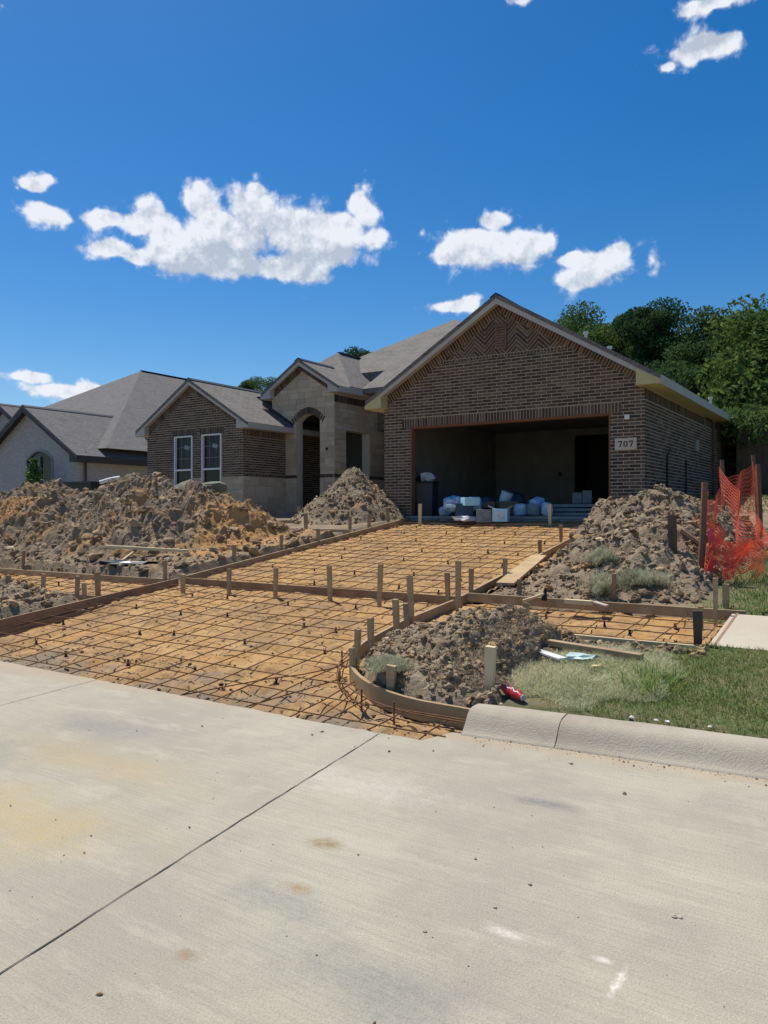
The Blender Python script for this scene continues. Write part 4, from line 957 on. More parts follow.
for (px, py, ty, wpx, lab, m) in stakes:
    P, f = G(px, py); h = (py-ty)*f/FPX; w = wpx*f/FPX*.92; mb = MB()
    lean = Matrix.Rotation(random.uniform(-.05, .05), 3, 'Y') @ Matrix.Rotation(random.uniform(-.04, .04), 3, 'X') @ Matrix.Rotation(random.uniform(-.12, .12), 3, 'Z')
    hw_, dp = w/2, min(w/2, .02); b = -.25
    tw = 1.0; vs = [Vector(v) for v in ((-hw_*.5, -dp, b), (hw_*.5, -dp, b), (hw_*.5, dp, b), (-hw_*.5, dp, b), (-hw_*.82, -dp, 0), (hw_*.82, -dp, 0), (hw_*.82, dp, 0), (-hw_*.82, dp, 0), (-hw_, -dp, h), (hw_, -dp, h), (hw_, dp, h), (-hw_, dp, h))]
    vs[8].z += random.uniform(-.006, .006); vs[9].z += random.uniform(-.006, .006)
    mb.hull([lean @ v + P for v in vs], [(3, 2, 1, 0), (8, 9, 10, 11)]+[(i+4*j, (i+1) % 4+4*j, (i+1) % 4+4*j+4, i+4*j+4) for j in (0, 1) for i in range(4)])
    tag(mb.build('wooden_stake', M[m], bevel=.002), lab, 'stake', 'wooden stakes holding the forms')
# ------------------------------------------------------------------ rebar mats
def bar_path(p, q, top=-.045):
    L = math.hypot(q[0]-p[0], q[1]-p[1]); n = max(2, int(L/.35)); P = []
    a = random.uniform(0, 6); am = random.uniform(.004, .016)
    for i in range(n+1):
        u = i/n; x = p[0]+(q[0]-p[0])*u; y = p[1]+(q[1]-p[1])*u
        P.append((x+am*math.sin(a+u*5), y+am*math.cos(a+u*4), grade(y)+top+.008*math.sin(a+u*9)))
    return P
def mat_of(label, org, bars):
    t_ = thing('rebar_mat', org, label, 'rebar')
    for p, q, top in bars:
        mb = MB(); mb.tube(bar_path(p, q, top), .0062, 5); mb.build('bar', M['rebar'], t_, smooth=True)
    return t_
bars = []
y = 8.9
while y < 16.4: bars.append(((-9.95+random.uniform(-.03, .05), y), (-4.75-.05*(y-9)+random.uniform(-.03, .03), y+random.uniform(-.04, .04)), -.045)); y += random.uniform(.34, .40)
x = -9.6
while x < -4.75: bars.append(((x, 8.55), (x-.02+random.uniform(-.04, .04), 16.35), -.058)); x += random.uniform(.34, .42)
mat_of('tied rebar mat over the upper driveway bed in front of the garage', (-7.3, 12.5, grade(12.5)-.05), bars)
bars = []
y = 4.78
while y < 8.5:
    xr = -2.66 if y < 5.15 else (-2.9-math.sqrt(max(.3, 1.65**2-max(0, 6.75-y)**2)) if y < 6.75 else -4.62)
    bars.append(((-9.9+random.uniform(-.05, .02), y+random.uniform(-.05, .05)), (xr, y+random.uniform(-.03, .03)), -.045)); y += random.uniform(.33, .40)
x = -9.6
while x < -2.75:
    yt = 8.55 if x < -4.65 else (6.75-math.sqrt(max(.01, 1.65**2-(x+2.9)**2)) if x < -2.9 else 5.12)
    bars.append(((x+random.uniform(-.05, .05), 4.62), (x+random.uniform(-.06, .06), yt), -.058)); x += random.uniform(.34, .42)
# extra diagonal bars and a double bar following the curved form
for k in range(3): bars.append(((-5.3+.75*k, 4.75), (-4.45+.28*k, 5.9-.22*k), -.07))
mat_of('tied rebar mat over the street apron below the dark cross board', (-7, 6.5, grade(6.5)-.05), bars)
t_ = thing('rebar_mat', (-4.0, 5.5, grade(5.5)), 'bent pair of rebar hoops following the outside of the curved form', 'rebar')
for R_, zz_ in ((1.72, .0), (1.74, -.06)):
    mb = MB(); mb.tube([(-2.9-R_*math.sin(rad(a))*1.02, 6.75-R_*math.cos(rad(a)), grade(6.75-R_*math.cos(rad(a)))-.02+zz_) for a in np.linspace(80, 3, 24)]+[(-2.63, 5.04, grade(5.04)+zz_-.02)], .0062, 5); mb.build('bar', M['rebar'], t_, smooth=True)
for a in (66, 45, 26, 12):
    x_, y_ = -2.9-1.73*math.sin(rad(a))*1.02, 6.75-1.73*math.cos(rad(a)); mb = MB(); mb.tube([(x_, y_, grade(y_)-.2), (x_, y_, grade(y_)+.04)], .008, 6); mb.build('upright_dowel', M['rebar'], t_)
bars = [((-4.4, 7.62+k*.27), (-1.1 if k in (0, 3) else -1.5, 7.64+k*.27), -.04) for k in range(4)]+[((-4.2+k*.38+random.uniform(-.05, .05), 7.4), (-4.15+k*.38+random.uniform(-.05, .05), 8.85), -.052) for k in range(8)]
mat_of('tied rebar mat in the right sidewalk strip beside the finished walk', (-2.9, 8.1, grade(8.1)-.05), bars)
bars = [((-17, 7.3+k*.28), (-9.9, 7.4+k*.28), -.04) for k in range(4)]+[((-16.5+k*.4, 7.1), (-16.45+k*.4, 8.45), -.052) for k in range(17)]
mat_of('tied rebar mat in the left sidewalk strip below the big pile', (-12, 7.8, grade(7.8)-.05), bars)
# rebar support chairs
base_me = None
def chair(x, y, lab, grp):
    global base_me
    if base_me is None:
        mb = MB(); mb.tube([(0, 0, 0), (0, 0, .015), (0, 0, .05)], [.028, .016, .010], 8)
        mb.box((-.010, 0, .056), (.005, .018, .02)); mb.box((.010, 0, .056), (.005, .018, .02)); base_me = mb.build('rebar_support', M['blackplastic'], origin=(0, 0, 0)); o = base_me
    else: o = base_me.copy(); C.objects.link(o)
    z = float(bed_h(np.array(x), np.array(y))); o.location = (x, y, max(z-.005, grade(y)-.14)); o.rotation_euler = (random.uniform(-.1, .1), random.uniform(-.1, .1), random.uniform(0, 6))
    tag(o, lab, 'rebar support', grp)
for i in range(5):
    for j in range(7): chair(-9.2+i*1.0+random.uniform(-.3, .3), 9.2+j*1.02+random.uniform(-.1, .1), 'small black support cone under the upper driveway rebar', 'black rebar supports in the upper driveway')
for i in range(5):
    for j in range(4): chair(-9.0+i*.98+random.uniform(-.3, .3), 5.35+j*.88+random.uniform(-.12, .12), 'small black support cone under the street apron rebar', 'black rebar supports in the apron')
for x_, y_ in ((-2.6, 8.2), (-2.25, 7.9), (-1.9, 8.35), (-1.75, 7.7), (-3.3, 8.3)): chair(x_, y_, 'small black support cone under the right sidewalk rebar', 'black rebar supports in the right sidewalk strip')
for k in range(6): chair(-14.5+k*.85, 7.7+.2*(k % 2), 'small black support cone under the left sidewalk rebar', 'black rebar supports in the left sidewalk strip')
# ------------------------------------------------------------------ loose timber and tools
def hit(px, py, fn, f0=5.5, f1=22):
    a, b, X, Y = ray(px, py)
    f = f0
    while f < f1:
        if EYE-b*f <= float(fn(np.array(X*f), np.array(Y*f))): break
        f += .02
    return f-.02
def plank(name, a, b, w, h, m, label, cat='plank', up=(0, 0, 1)):
    mb = MB(); mb.bar(a, b, w, h, up=up); return tag(mb.build(name, M[m], bevel=.004), label, cat)
def at(px, py, f):
    a, b, X, Y = ray(px, py); return Vector((X*f, Y*f, EYE-b*f))
fa, fb = hit(105, 549, bfull), hit(188, 553, bfull); fa = min(fa, fb+1.0)-.3; plank('plank', at(105, 546.5, fa), at(188, 551, fb-.3), .10, .055, 'woodpale', 'long pale plank lying across the front of the big dirt pile')
plank('plank', at(119, 563, hit(119, 563, bfull)), at(136, 550, fa), .05, .03, 'wood', 'thin stick leaning under the pale plank on the big pile')
P1, _ = G(505, 584, .05); P2, _ = G(539, 556, .07); plank('plank', P1, P2, .24, .035, 'wood', 'wide tan plank lying loose on the right driveway edge')
P1, _ = G(565, 601, .06); P2, _ = G(592, 603, .06); plank('plank', P1, P2, .07, .05, 'woodpale', 'short yellow offcut behind the right sidewalk form')
P1, _ = G(594, 602, .06); P2, _ = G(607, 606, .03); plank('plank', P1, P2, .09, .02, 'walkc', 'thin grey offcut right of the yellow one behind the form')
P1, _ = G(516, 637, .10); P2, _ = G(642, 657, .075); plank('plank', P1, P2, .085, .05, 'wood2', 'long weathered plank lying in the weeds in front of the sidewalk strip')
P1, _ = G(480, 638, .1); P2, _ = G(533, 652, .02); plank('plank', P1, P2, .07, .04, 'wooddark', 'dark muddy plank half buried at the right foot of the low heap')
P1, _ = G(535, 650, .10); P2, _ = G(563, 659, .10); plank('board_scrap', P1, P2, .09, .02, 'white', 'white board scrap lying on the dry grass', 'scrap')
P1, _ = G(486, 606, .1); P2, _ = G(500, 603, .1)
plank('plank', at(381, 498, hit(381, 498, cfull)-.05), at(396, 507, hit(396, 507, cfull)-.05), .07, .03, 'woodpale', 'small pale stick lying on the conical pile by the garage')
fh_ = hit(673, 550, rfull); plank('plank', at(672, 515, fh_), at(673, 556, fh_), .10, .05, 'wooddark', 'upright dark plank stuck in the clay pile', up=(0, 1, 0))
plank('plank', at(681, 530, hit(681, 530, rfull)), at(699, 543, hit(699, 543, rfull)), .11, .05, 'wood2', 'slanting plank offcut between the upright plank and the fence post')
t_ = thing('hammer', tuple(G(522, 600)[0]), 'hammer with a yellow wooden handle and dark head lying by the sidewalk form', 'hammer')
a = G(523, 601, .03)[0]; b = G(544, 594, .09)[0]; mb = MB(); mb.tube([a, a*.6+b*.4, b], [.02, .016, .018], 8); mb.build('handle', M['woodpale'], t_, smooth=True)
mb = MB(); c0 = b+Vector((0, 0, -.08)); c1 = b+Vector((.01, .02, .07)); mb.tube([c0, c0*.75+c1*.25, c0*.5+c1*.5, c1], [.034, .034, .026, .014], 8); mb.build('head', M['blackplastic'], t_)
# teal plastic scrap
def crumple(name, px, py, w, d, h, m, label, cat, seed, parent=None, base=None, dz=.07):
    P = base if base is not None else G(px, py, dz)[0]; rs = np.random.RandomState(seed); v = ICO_V.copy(); ph = rs.rand(9)*6
    k = 1+.3*np.sin(v[:, 0]*5+ph[0])*np.sin(v[:, 1]*5+ph[1])+.25*np.sin(v[:, 2]*7+ph[2]+v[:, 1]*5)+.13*rs.randn(len(v)); v = v*k[:, None]*np.array([w/2, d/2, h/2]); 
    v = np.stack([v[:, 0]*CY-v[:, 1]*SY, v[:, 0]*SY+v[:, 1]*CY, v[:, 2]], 1); v = v+np.array([P.x, P.y, P.z+h*.42])
    o = link_mesh(name, v, ICO_F, m, parent)
    return tag(o, label, cat) if parent is None else o
M['teal'] = mat('pale_teal_plastic', (.45, .6, .6), .4); M['bagwhite'] = mat('white_plastic_film', (.62, .64, .66), .35, trans=.2)
crumple('plastic_sheet', 580, 660, .26, .14, .06, M['teal'], 'crumpled pale teal plastic sheet on the dry grass', 'plastic', 4)
crumple('paper_scrap', 598, 668, .10, .07, .03, mat('yellow_paper', (.6, .5, .25), .8), 'crumpled yellow paper scrap beside the teal plastic', 'scrap', 9)
crumple('plastic_sheet', 128, 566, .9, .5, .12, mat('black_sheet', (.02, .022, .028), .35), 'dark plastic sheet crumpled by the left sidewalk form', 'plastic', 14)
# red drink can, dented, with white swirl
a = G(503, 687, .09)[0]; b = G(523, 698, .07)[0]; d = (b-a); t_ = thing('drink_can', tuple(a), 'dented red drink can with white lettering swirl lying behind the kerb', 'can')
mb = MB(); n = 9; mb.tube([a+d*(i/n)+Vector((0, 0, .006*math.sin(i*2.1))) for i in range(n+1)], [.026, .036, .038, .037, .033, .036, .038, .037, .035, .027], 12); mb.build('can_body', mat('red_can_paint', (.42, .025, .03), .3, (.3, .02, .03), 12), t_, smooth=True)
mb = MB(); u = d.normalized(); sdir = u.cross(Vector((0, 0, 1))).normalized(); N = 14
for k0, ph in ((.12, 0), (.5, .8)):
    pts = []
    for i in range(N+1):
        q = i/N; ang_ = 1.1+.28*math.sin(q*6+ph); pts.append(a+d*(k0+q*.34)+(sdir*math.cos(ang_)+Vector((0, 0, 1))*math.sin(ang_))*.0385)
    mb.tube(pts, .0045, 4)
mb.build('white_swirl', M['white'], t_)
mb = MB(); mb.tube([b-u*.006, b+u*.004], .026, 12); mb.build('can_end', mat('bare_aluminium', (.45, .45, .45), .35), t_)
# kerbside white stones and street crumbs
for i, (px, py, s) in enumerate(((627, 729, .017), (655, 727, .014), (663, 733, .015), (704, 742, .013))):
    P = G(px, py)[0]; x_, y_ = P.x, max(P.y, kerbY(P.x)+.42)
    boulder('stone', (x_, y_, .155+.008), (s, s*.8, s*.6), ['white stone on the grass edge nearest the can', 'left white stone of the pair behind the kerb', 'right white stone of the pair behind the kerb', 'white stone nearest the right photo edge'][i], M['white'], 50+i)['category'] = 'stone'
rs = np.random.RandomState(77); n = 200; px_ = rs.uniform(-5, 1.2, n); py_ = rs.uniform(1.2, 5.0, n); ok = py_ < np.where(px_ > -2.6, kerbY(px_)-.02, 4.55); px_, py_ = px_[ok], py_[ok]
s = np.minimum(.012, .002*(rs.pareto(1.6, len(px_))+1)); V, F, R = clod_mesh(np.stack([px_, py_, s*.3], 1), s, 5)
tag(link_mesh('street_grit', V, F, M['dirt'], origin=(0, 0, 0)), kind='stuff')
n = 330; px_ = rs.uniform(-2.5, .2, n); py_ = kerbY(px_)-np.abs(rs.randn(n))*.07; s = np.minimum(.009, .0018*(rs.pareto(1.7, n)+1)); V, F, R = clod_mesh(np.stack([px_, py_, s*.3], 1), s, 6)
tag(link_mesh('gutter_grit', V, F, M['dirt'], origin=(0, 0, 0)), kind='stuff')
for i, (px, py, s) in enumerate(((571, 764, .014), (674, 917, .012), (680, 918, .009), (425, 932, .008), (495, 908, .008), (530, 885, .010), (358, 855, .007))):
    f = EYE*FPX/(py-512); P = at(px, py, f)
    boulder('pebble', (P.x, P.y, s*.4), (s, s*.8, s*.6), 'pebble lying loose on the open street concrete', M['walkc'] if i < 3 else M['kerbc'], 90+i)['category'] = 'pebble'
for o in [o for o in C.objects if o.name.startswith('pebble')]: o['group'] = 'loose pebbles on the street'
# gravel and crumbs scattered in the beds
n = 3000; px_ = rs.uniform(-10, -2.7, n); py_ = 4.62+rs.rand(n)**1.6*4.0; ok = bed_keep(px_, py_, 0); px_, py_ = px_[ok], py_[ok]
keep = rs.rand(len(px_)) < np.where(py_ < 5.7, 1, .35); px_, py_ = px_[keep], py_[keep]; s = np.minimum(.024, .004*(rs.pareto(1.7, len(px_))+1))
V, F, R = clod_mesh(np.stack([px_, py_, bed_h(px_, py_)+s*.2], 1), s, 8)
tag(link_mesh('bed_rubble', V, F, M['clod'], origin=(0, 0, 0), rnd=R), kind='stuff')
n = 5200; px_ = np.concatenate([rs.uniform(-4.7, -3.0, n//2), rs.uniform(-16, -9.9, n//2)]); py_ = np.concatenate([rs.uniform(8.9, 15, n//2), rs.choice([0, 1], n//2)*3.2+rs.uniform(5.2, 7.0, n//2)])
px_ = np.concatenate([px_, rs.uniform(-3.8, -1.4, 900)]); py_ = np.concatenate([py_, rs.uniform(7.1, 7.46, 900)]); ok = (px_ > -4.56-.05*np.maximum(0, py_-8.7)) | (px_ < -10.12); px_, py_ = px_[ok], py_[ok]
s_ = np.minimum(.05, .010*(rs.pareto(1.7, len(px_))+1)); V, F, R = clod_mesh(np.stack([px_, py_, ground_h(px_, py_)+s_*.25], 1), s_, 12)
tag(link_mesh('ground_clods', V, F, M['clod'], origin=(0, 0, 0), rnd=R), kind='stuff')
# ------------------------------------------------------------------ orange safety fence
Fe = thing('safety_fence', (-2.0, 10.1, grade(10.1)), 'sagging orange plastic mesh safety fence on rough posts right of the clay pile', 'fence')
posts = [((705, 482), (699, 586)), ((722, 460), (725, 548)), ((753, 455), (759, 528)), ((722+36, 464), (761, 535))]
depth = [9.53, 12.1, 13.5, 11.6]; PT = []
for ((tx, ty), (bx, by)), f in zip(posts, depth):
    T = at(tx, ty, f); Bp = at(bx, by, f); Bp.z = min(Bp.z, grade(Bp.y))-.1 if f < 13 else Bp.z-.2
    mb = MB(); mb.tube([Bp, (Bp+T)/2+Vector((.01, 0, 0)), T], [.045, .042, .04] if f < 10 else [.036, .034, .032], 7); mb.build('post', M['rust'], Fe); PT.append((T, Bp))
def net(A0, A1, B0, B1, nu, nv, sag=.15, seed=0, fold=.03):
    """A0/A1 top left/right, B0/B1 bottom left/right"""
    rs = np.random.RandomState(seed); mb = MB(); g = []
    for i in range(nu+1):
        u = i/nu; r_ = []
        for j in range(nv+1):
            v = j/nv; P = (A0*(1-u)+A1*u)*(1-v)+(B0*(1-u)+B1*u)*v
            P = P+Vector((fold*math.sin(u*13+v*4+seed), fold*math.cos(u*9+v*7+seed*2)*1.4, -sag*4*u*(1-u)*(1-.5*v)+fold*.6*math.sin(u*21+v*3)))
            r_.append(P)
        g.append(r_)
    def strip(P, Q, w):
        d = (Q-P); 
        if d.length < 1e-5: return
        n = d.cross(Vector((.5, -.8, .1))).normalized()*w; mb.face([P-n, P+n, Q+n, Q-n])
    for i in range(nu+1):
        for j in range(nv+1):
            if j < nv: strip(g[i][j], g[i][j+1], .0022)
            if i < nu: strip(g[i][j], g[i+1][j], .0036)
    return mb
T, Bq = zip(*PT)
z = lambda P, dz: Vector((P.x, P.y, P.z+dz))
net(z(T[0], -.08), z(T[1], -.35), z(Bq[0], .25), z(Bq[1], .35), 44, 16, .22, 1).build('mesh_panel', M['orangenet'], Fe)
net(z(T[1], -.25), z(T[2], -.12), z(T[1], -.85), z(Bq[2], .45), 34, 12, .10, 2, .02).build('mesh_panel', M['orangenet'], Fe)
net(z(T[2], -.1), z(T[3], -.1), z(Bq[2], .35), z(Bq[3], .3), 16, 14, .05, 3, .02).build('mesh_panel', M['orangenet'], Fe)
e = at(770, 532, 9.6); e2 = at(768, 545, 9.2)
net(z(T[1], -.1), e, at(735, 560, 9.6), e2, 40, 16, .10, 4, .05).build('mesh_panel', M['orangenet'], Fe)
# slumped heap of mesh between the posts
for k in range(2):
    a0 = at(702+k*4, 520+k*6, 9.7-k*.1); a1 = at(762, 548-k*4, 9.4+.2*k); b0 = at(704, 572-k*5, 9.4+k*.1); b1 = at(752, 574-k*6, 9.1+k*.15)
    net(a0, a1, b0, b1, 34, 14, .05, 5+k, .10).build('slumped_mesh', M['orangenet'], Fe)
mb = MB(); a = at(711, 528, 9.5); L_ = [at(711+random.uniform(-1.2, 1.2), 528+k*6, 9.48) for k in range(9)]
for k in range(8): 
    w = Vector((CY, SY, 0))*(.018+.008*math.sin(k*1.3)); mb.face([L_[k]-w, L_[k]+w, L_[k+1]+w, L_[k+1]-w]) ; mb.face([L_[k]-w+Vector((0, .01, 0)), L_[k+1]-w+Vector((0, .01, 0)), L_[k+1]+w+Vector((0, .01, 0)), L_[k]+w+Vector((0, .01, 0))])
tag(mb.build('ribbon', M['pink']), 'bright pink survey ribbon hanging on a stake at the orange fence', 'ribbon')
# ------------------------------------------------------------------ grass
def blades(name, pts, hgt, wid, m, lean=.35, seed=0, kind='stuff', parent=None, label=None, cat=None):
    rs = np.random.RandomState(seed); n = len(pts); th = rs.rand(n)*6.283; h = hgt*(.5+rs.rand(n)); w = wid*(.6+.8*rs.rand(n)); la = rs.rand(n)*6.283; ll = lean*h*(.3+rs.rand(n)*1.4)
    dx, dy = np.cos(th)*w/2, np.sin(th)*w/2; ox, oy = np.cos(la)*ll, np.sin(la)*ll
    P = np.array(pts); z0 = P[:, 2]-.005
    a = np.stack([P[:, 0]-dx, P[:, 1]-dy, z0], 1); b = np.stack([P[:, 0]+dx, P[:, 1]+dy, z0], 1)
    hz = np.sqrt(np.maximum(h*h-ll*ll*.6, (h*.25)**2))
    c = np.stack([P[:, 0]+dx*.8+ox*.35, P[:, 1]+dy*.8+oy*.35, z0+hz*.6], 1); d = np.stack([P[:, 0]-dx*.8+ox*.35, P[:, 1]-dy*.8+oy*.35, z0+hz*.6], 1)
    e = np.stack([P[:, 0]+ox, P[:, 1]+oy, z0+hz], 1)
    V = np.stack([a, b, c, d, e], 1).reshape(-1, 3); i = np.arange(n)*5
    F = [(k, k+1, k+2, k+3) for k in i.tolist()]+[(k+3, k+2, k+4) for k in i.tolist()]; r = np.clip(rs.rand(n)*.7+(fbm(P[:, 0]*1.8, P[:, 1]*1.8, 3)+.15), 0, 1)
    o = link_mesh(name, V, F, m, parent, rnd=np.concatenate([r, r]), origin=(float(P[:, 0].mean()), float(P[:, 1].mean()), float(P[:, 2].min())))
    if kind: o['kind'] = kind
    if label: tag(o, label, cat)
    return o
def scatter(n, x0, x1, y0, y1, hf, keep, seed):
    rs = np.random.RandomState(seed); X = rs.uniform(x0, x1, n); Y = rs.uniform(y0, y1, n); k = keep(X, Y, rs.rand(n)); X, Y = X[k], Y[k]; return np.stack([X, Y, hf(X, Y)], 1)
sodm = lambda X, Y: ((X+2.15)/.85)**2+((Y-6.3)/.8)**2
gk = lambda X, Y, r: (sodm(X, Y) > .9+1.6*fbm(X*3, Y*3, 4)-.6*r) & (Y > kerbY(X)+.38) & (r < sstep(X+.9*fbm(X*1.6, Y*1.6, 3)+.25*(7.4-Y)*0, -2.55, -1.75)*np.clip(.35+1.6*(Y-kerbY(X)-.38), .2, 1)*(.85+.9*fbm(X*2.5+3, Y*2.5, 3)))
blades('verge_grass', scatter(95000, -3, 2.6, 5.3, 7.5, ground_h, gk, 1), .042, .0055, M['grass'], .9, 1)
gk2 = lambda X, Y, r: (rp_(X, Y) < .0) & (r < sstep(X+.8*fbm(X*1.5, Y*1.5, 3), -1.9, -1.3))
blades('yard_grass', scatter(60000, -2.6, 3.5, 8.8, 17, ground_h, gk2, 2), .065, .008, M['grass'], .5, 2)
blades('yard_grass', scatter(26000, -4.2, 10, 17, 30, ground_h, lambda X, Y, r: r < 1, 3), .10, .02, M['grass'], .5, 3)
# dry sod dumped at the kerb, pale and tangled
def dk(X, Y, r): return (sodm(X, Y) < .9+1.6*fbm(X*3, Y*3, 4)) & (Y > kerbY(X)+.4)
P = scatter(62000, -3.1, -1.3, 5.4, 7.2, lambda X, Y: ground_h(X, Y)+.03+.05*np.clip(1-((X+2.15)/.8)**2-((Y-6.3)/.75)**2, 0, 1)*(1+1.5*fbm(X*6, Y*6, 3)), dk, 4)
P[:, 2] -= np.random.RandomState(1).rand(len(P))*.06
blades('dry_sod', P, .045, .0035, M['drygrass'], 1.0, 4)
P = scatter(380, -1.75, -1.35, 5.9, 6.5, ground_h, lambda X, Y, r: ((X+1.6)/.22)**2+((Y-6.2)/.3)**2 < 1, 5)
blades('weed_clump', P, .2, .008, mat('bright_weed', (.22, .32, .08), .7, trans=.4), .9, 5, None, None, 'clump of long bright green weeds lying over the kerbside grass', 'weeds')
# straggly dead roots on the near heap
P = scatter(9000, -3.2, -2.4, 5.4, 7.2, lambda X, Y: ifull(X, Y), lambda X, Y, r: ip_(X, Y) > .0, 6)
blades('dead_roots', P, .06, .004, mat('dead_roots', (.30, .25, .18), .9, (.2, .16, .11), 20), 1.1, 6)
# uprooted grey-green grass clumps on the clay pile
def tuft(px, py, fn, r, label, seed):
    c0 = at(px, py, hit(px, py, fn)); c0.z -= .03; rs = np.random.RandomState(seed); n = 9000; d = rs.randn(n, 3); d /= np.linalg.norm(d, axis=1)[:, None]; d[:, 2] = np.abs(d[:, 2])*.9-.1
    k = (.35+.65*rs.rand(n)**.7)*(1+.45*np.sin(d[:, 0]*7+seed)*np.cos(d[:, 1]*8+seed))*(1+.5*(rs.rand(n)**6)); P = np.array(c0)+d*k[:, None]*np.array(r)
    blades('uprooted_grass', P, .06, .005, M['greygrass'], 1.0, seed, None, None, label, 'grass clump')
tuft(603, 588, rfull, (.20, .26, .20), 'round ball of uprooted grey green grass left of the reddish stake', 1)
tuft(603, 560, rfull, (.17, .2, .16), 'smaller uprooted grass clump higher on the clay pile', 2)
tuft(642, 580, rfull, (.30, .24, .14), 'long uprooted grass clump right of the reddish stake', 3)
tuft(392, 662, ifull, (.2, .24, .02), 'pale weed clump inside the bend of the curved form', 4)
# ------------------------------------------------------------------ items at the garage mouth
def gx(px, Y, z0): x, f = PY(px, Y); return Vector((x, Y, z0)), f
t_ = thing('wheeled_bin', tuple(gx(427, 17.0, SLAB)[0]), 'dark grey wheeled bin filled with rubbish at the left side of the garage', 'bin')
b, f = gx(427, 17.0, SLAB); mb = MB(); mb.box(b+Vector((0, 0, .42)), (.40, .42, .84), Matrix.Rotation(.2, 3, 'Z') @ Matrix.Diagonal((1, 1, 1)), taper=1.16); mb.build('bin_body', mat('charcoal_plastic', (.05, .052, .055), .6), t_, bevel=.02)
mb = MB(); mb.box(b+Vector((0, 0, .86)), (.52, .54, .04), Matrix.Rotation(.2, 3, 'Z')); mb.build('rim', M['blackplastic'], t_, bevel=.01)
mb = MB(); mb.tube([b+Vector((-.2, .24, .06)), b+Vector((.2, .24, .06))], .06, 10); mb.build('wheel', M['blackplastic'], t_)
mb = MB(); mb.tube([b+Vector((-.26, .1, .84)), b+Vector((-.36, .05, .72))], .012, 6); mb.build('handle', M['blackplastic'], t_)
crumple('plastic_bag', 0, 0, .34, .3, .30, M['bagwhite'], 'knotted white plastic bag on top of the wheeled bin', 'bag', 21, base=b+Vector((.06, 0, .84)))
crumple('rubbish_bag', 0, 0, .36, .3, .22, mat('black_bag', (.02, .02, .022), .35), 'black rubbish bag sticking out of the wheeled bin', 'bag', 22, base=b+Vector((-.18, .02, .82)))
M['blue'] = mat('blue_printed_film', (.08, .38, .70), .4, (.70, .80, .86), 7, trans=.1); M['palewrap'] = mat('pale_wrap', (.72, .74, .75), .5, (.35, .52, .66), 6); M['card'] = mat('cardboard', (.20, .14, .09), .9); M['lightblue'] = mat('light_blue_box', (.42, .74, .86), .6); M['greybox'] = mat('grey_carton', (.30, .32, .32), .8, (.22, .24, .25), 9); M['navy'] = mat('navy_plastic', (.03, .06, .11), .5)
def carton(px, Y, zb, wpx, hpx, d, m, label, rot=0, flaps=False, panel=None):
    b, f = gx(px, Y, zb); w = wpx*f/FPX; h = hpx*f/FPX; t_ = thing('carton', tuple(b), label, 'carton'); R = Matrix.Rotation(rot+YAW*.6, 3, 'Z'); mb = MB(); mb.box(b+Vector((0, 0, h/2)), (w, d, h), R); mb.build('box_body', M[m], t_, bevel=.008)
    if flaps:
        mb = MB()
        for sg in (-1, 1): mb.box(b+R @ Vector((sg*w*.62, 0, h+.03)), (w*.4, d*.9, .008), R @ Matrix.Rotation(sg*-.5, 3, 'Y'))
        mb.build('flaps', M['bagwhite'], t_)
    if panel: mb = MB(); mb.box(b+R @ Vector((0, -d/2-.002, h*.45)), (w*.6, .008, h*.62), R); mb.build('printed_panel', M[panel], t_)
def bag(px, Y, zb, wpx, hpx, m, label, seed):
    b, f = gx(px, Y, zb); w = wpx*f/FPX; h = hpx*f/FPX; rs = np.random.RandomState(seed)
    # pillow-shaped sack: superellipsoid with creases
    v = ICO_V.copy(); s_ = np.sign(v)*np.abs(v)**.55; s_ = s_*(1+.05*np.sin(v[:, :1]*9+seed)+.04*rs.randn(len(v), 1)); v = s_*np.array([w/2, .18, h/2]); a_ = rs.uniform(-.25, .25); v = np.stack([v[:, 0]*math.cos(a_)-v[:, 2]*math.sin(a_)*.3, v[:, 1], v[:, 2]+v[:, 0]*math.sin(a_)], 1)
    v = np.stack([v[:, 0]*CY-v[:, 1]*SY, v[:, 0]*SY+v[:, 1]*CY, v[:, 2]], 1)+np.array([b.x, b.y, b.z+h*.48])
    tag(link_mesh('sack', v, ICO_F, M[m]), label, 'sack')
bz = grade(16.0)-.06
bag(445, 16.8, SLAB, 13, 10, 'palewrap', 'small pale sack at the left end of the blue rubbish heap', 1)
bag(453, 16.3, SLAB+.1, 20, 16, 'blue', 'blue sack leaning at the left of the rubbish heap', 2)
bag(462, 16.2, SLAB+.25, 13, 9, 'palewrap', 'pale sack lying on top of the blue sacks', 3)
carton(464, 15.75, bz, 17, 18, .3, 'navy', 'open dark carton with pale flaps in the middle of the rubbish heap', .2, True)
bag(474, 16.2, SLAB+.12, 16, 15, 'blue', 'blue and white sack behind the open carton', 4)
carton(456, 15.75, bz+.32, 17, 3, .3, 'lightblue', 'flattened light blue carton on the left of the heap', -.3)
carton(470, 15.75, bz+.36, 16, 8, .3, 'lightblue', 'light blue carton with white wrap tilted on the heap', .5)
carton(484, 15.75, bz-.02, 15, 13, .3, 'greybox', 'grey wrapped carton standing in front of the heap', .1)
bag(484, 16.8, SLAB+.12, 16, 14, 'navy', 'dark blue sack behind the grey carton', 5)
carton(501, 15.75, bz+.0, 15, 13, .3, 'lightblue', 'white and blue printed carton at the driveway edge', -.1, True, 'palewrap')
carton(487, 16.5, SLAB+.2, 13, 6, .25, 'card', 'brown cardboard box on the heap above the grey carton', .4)
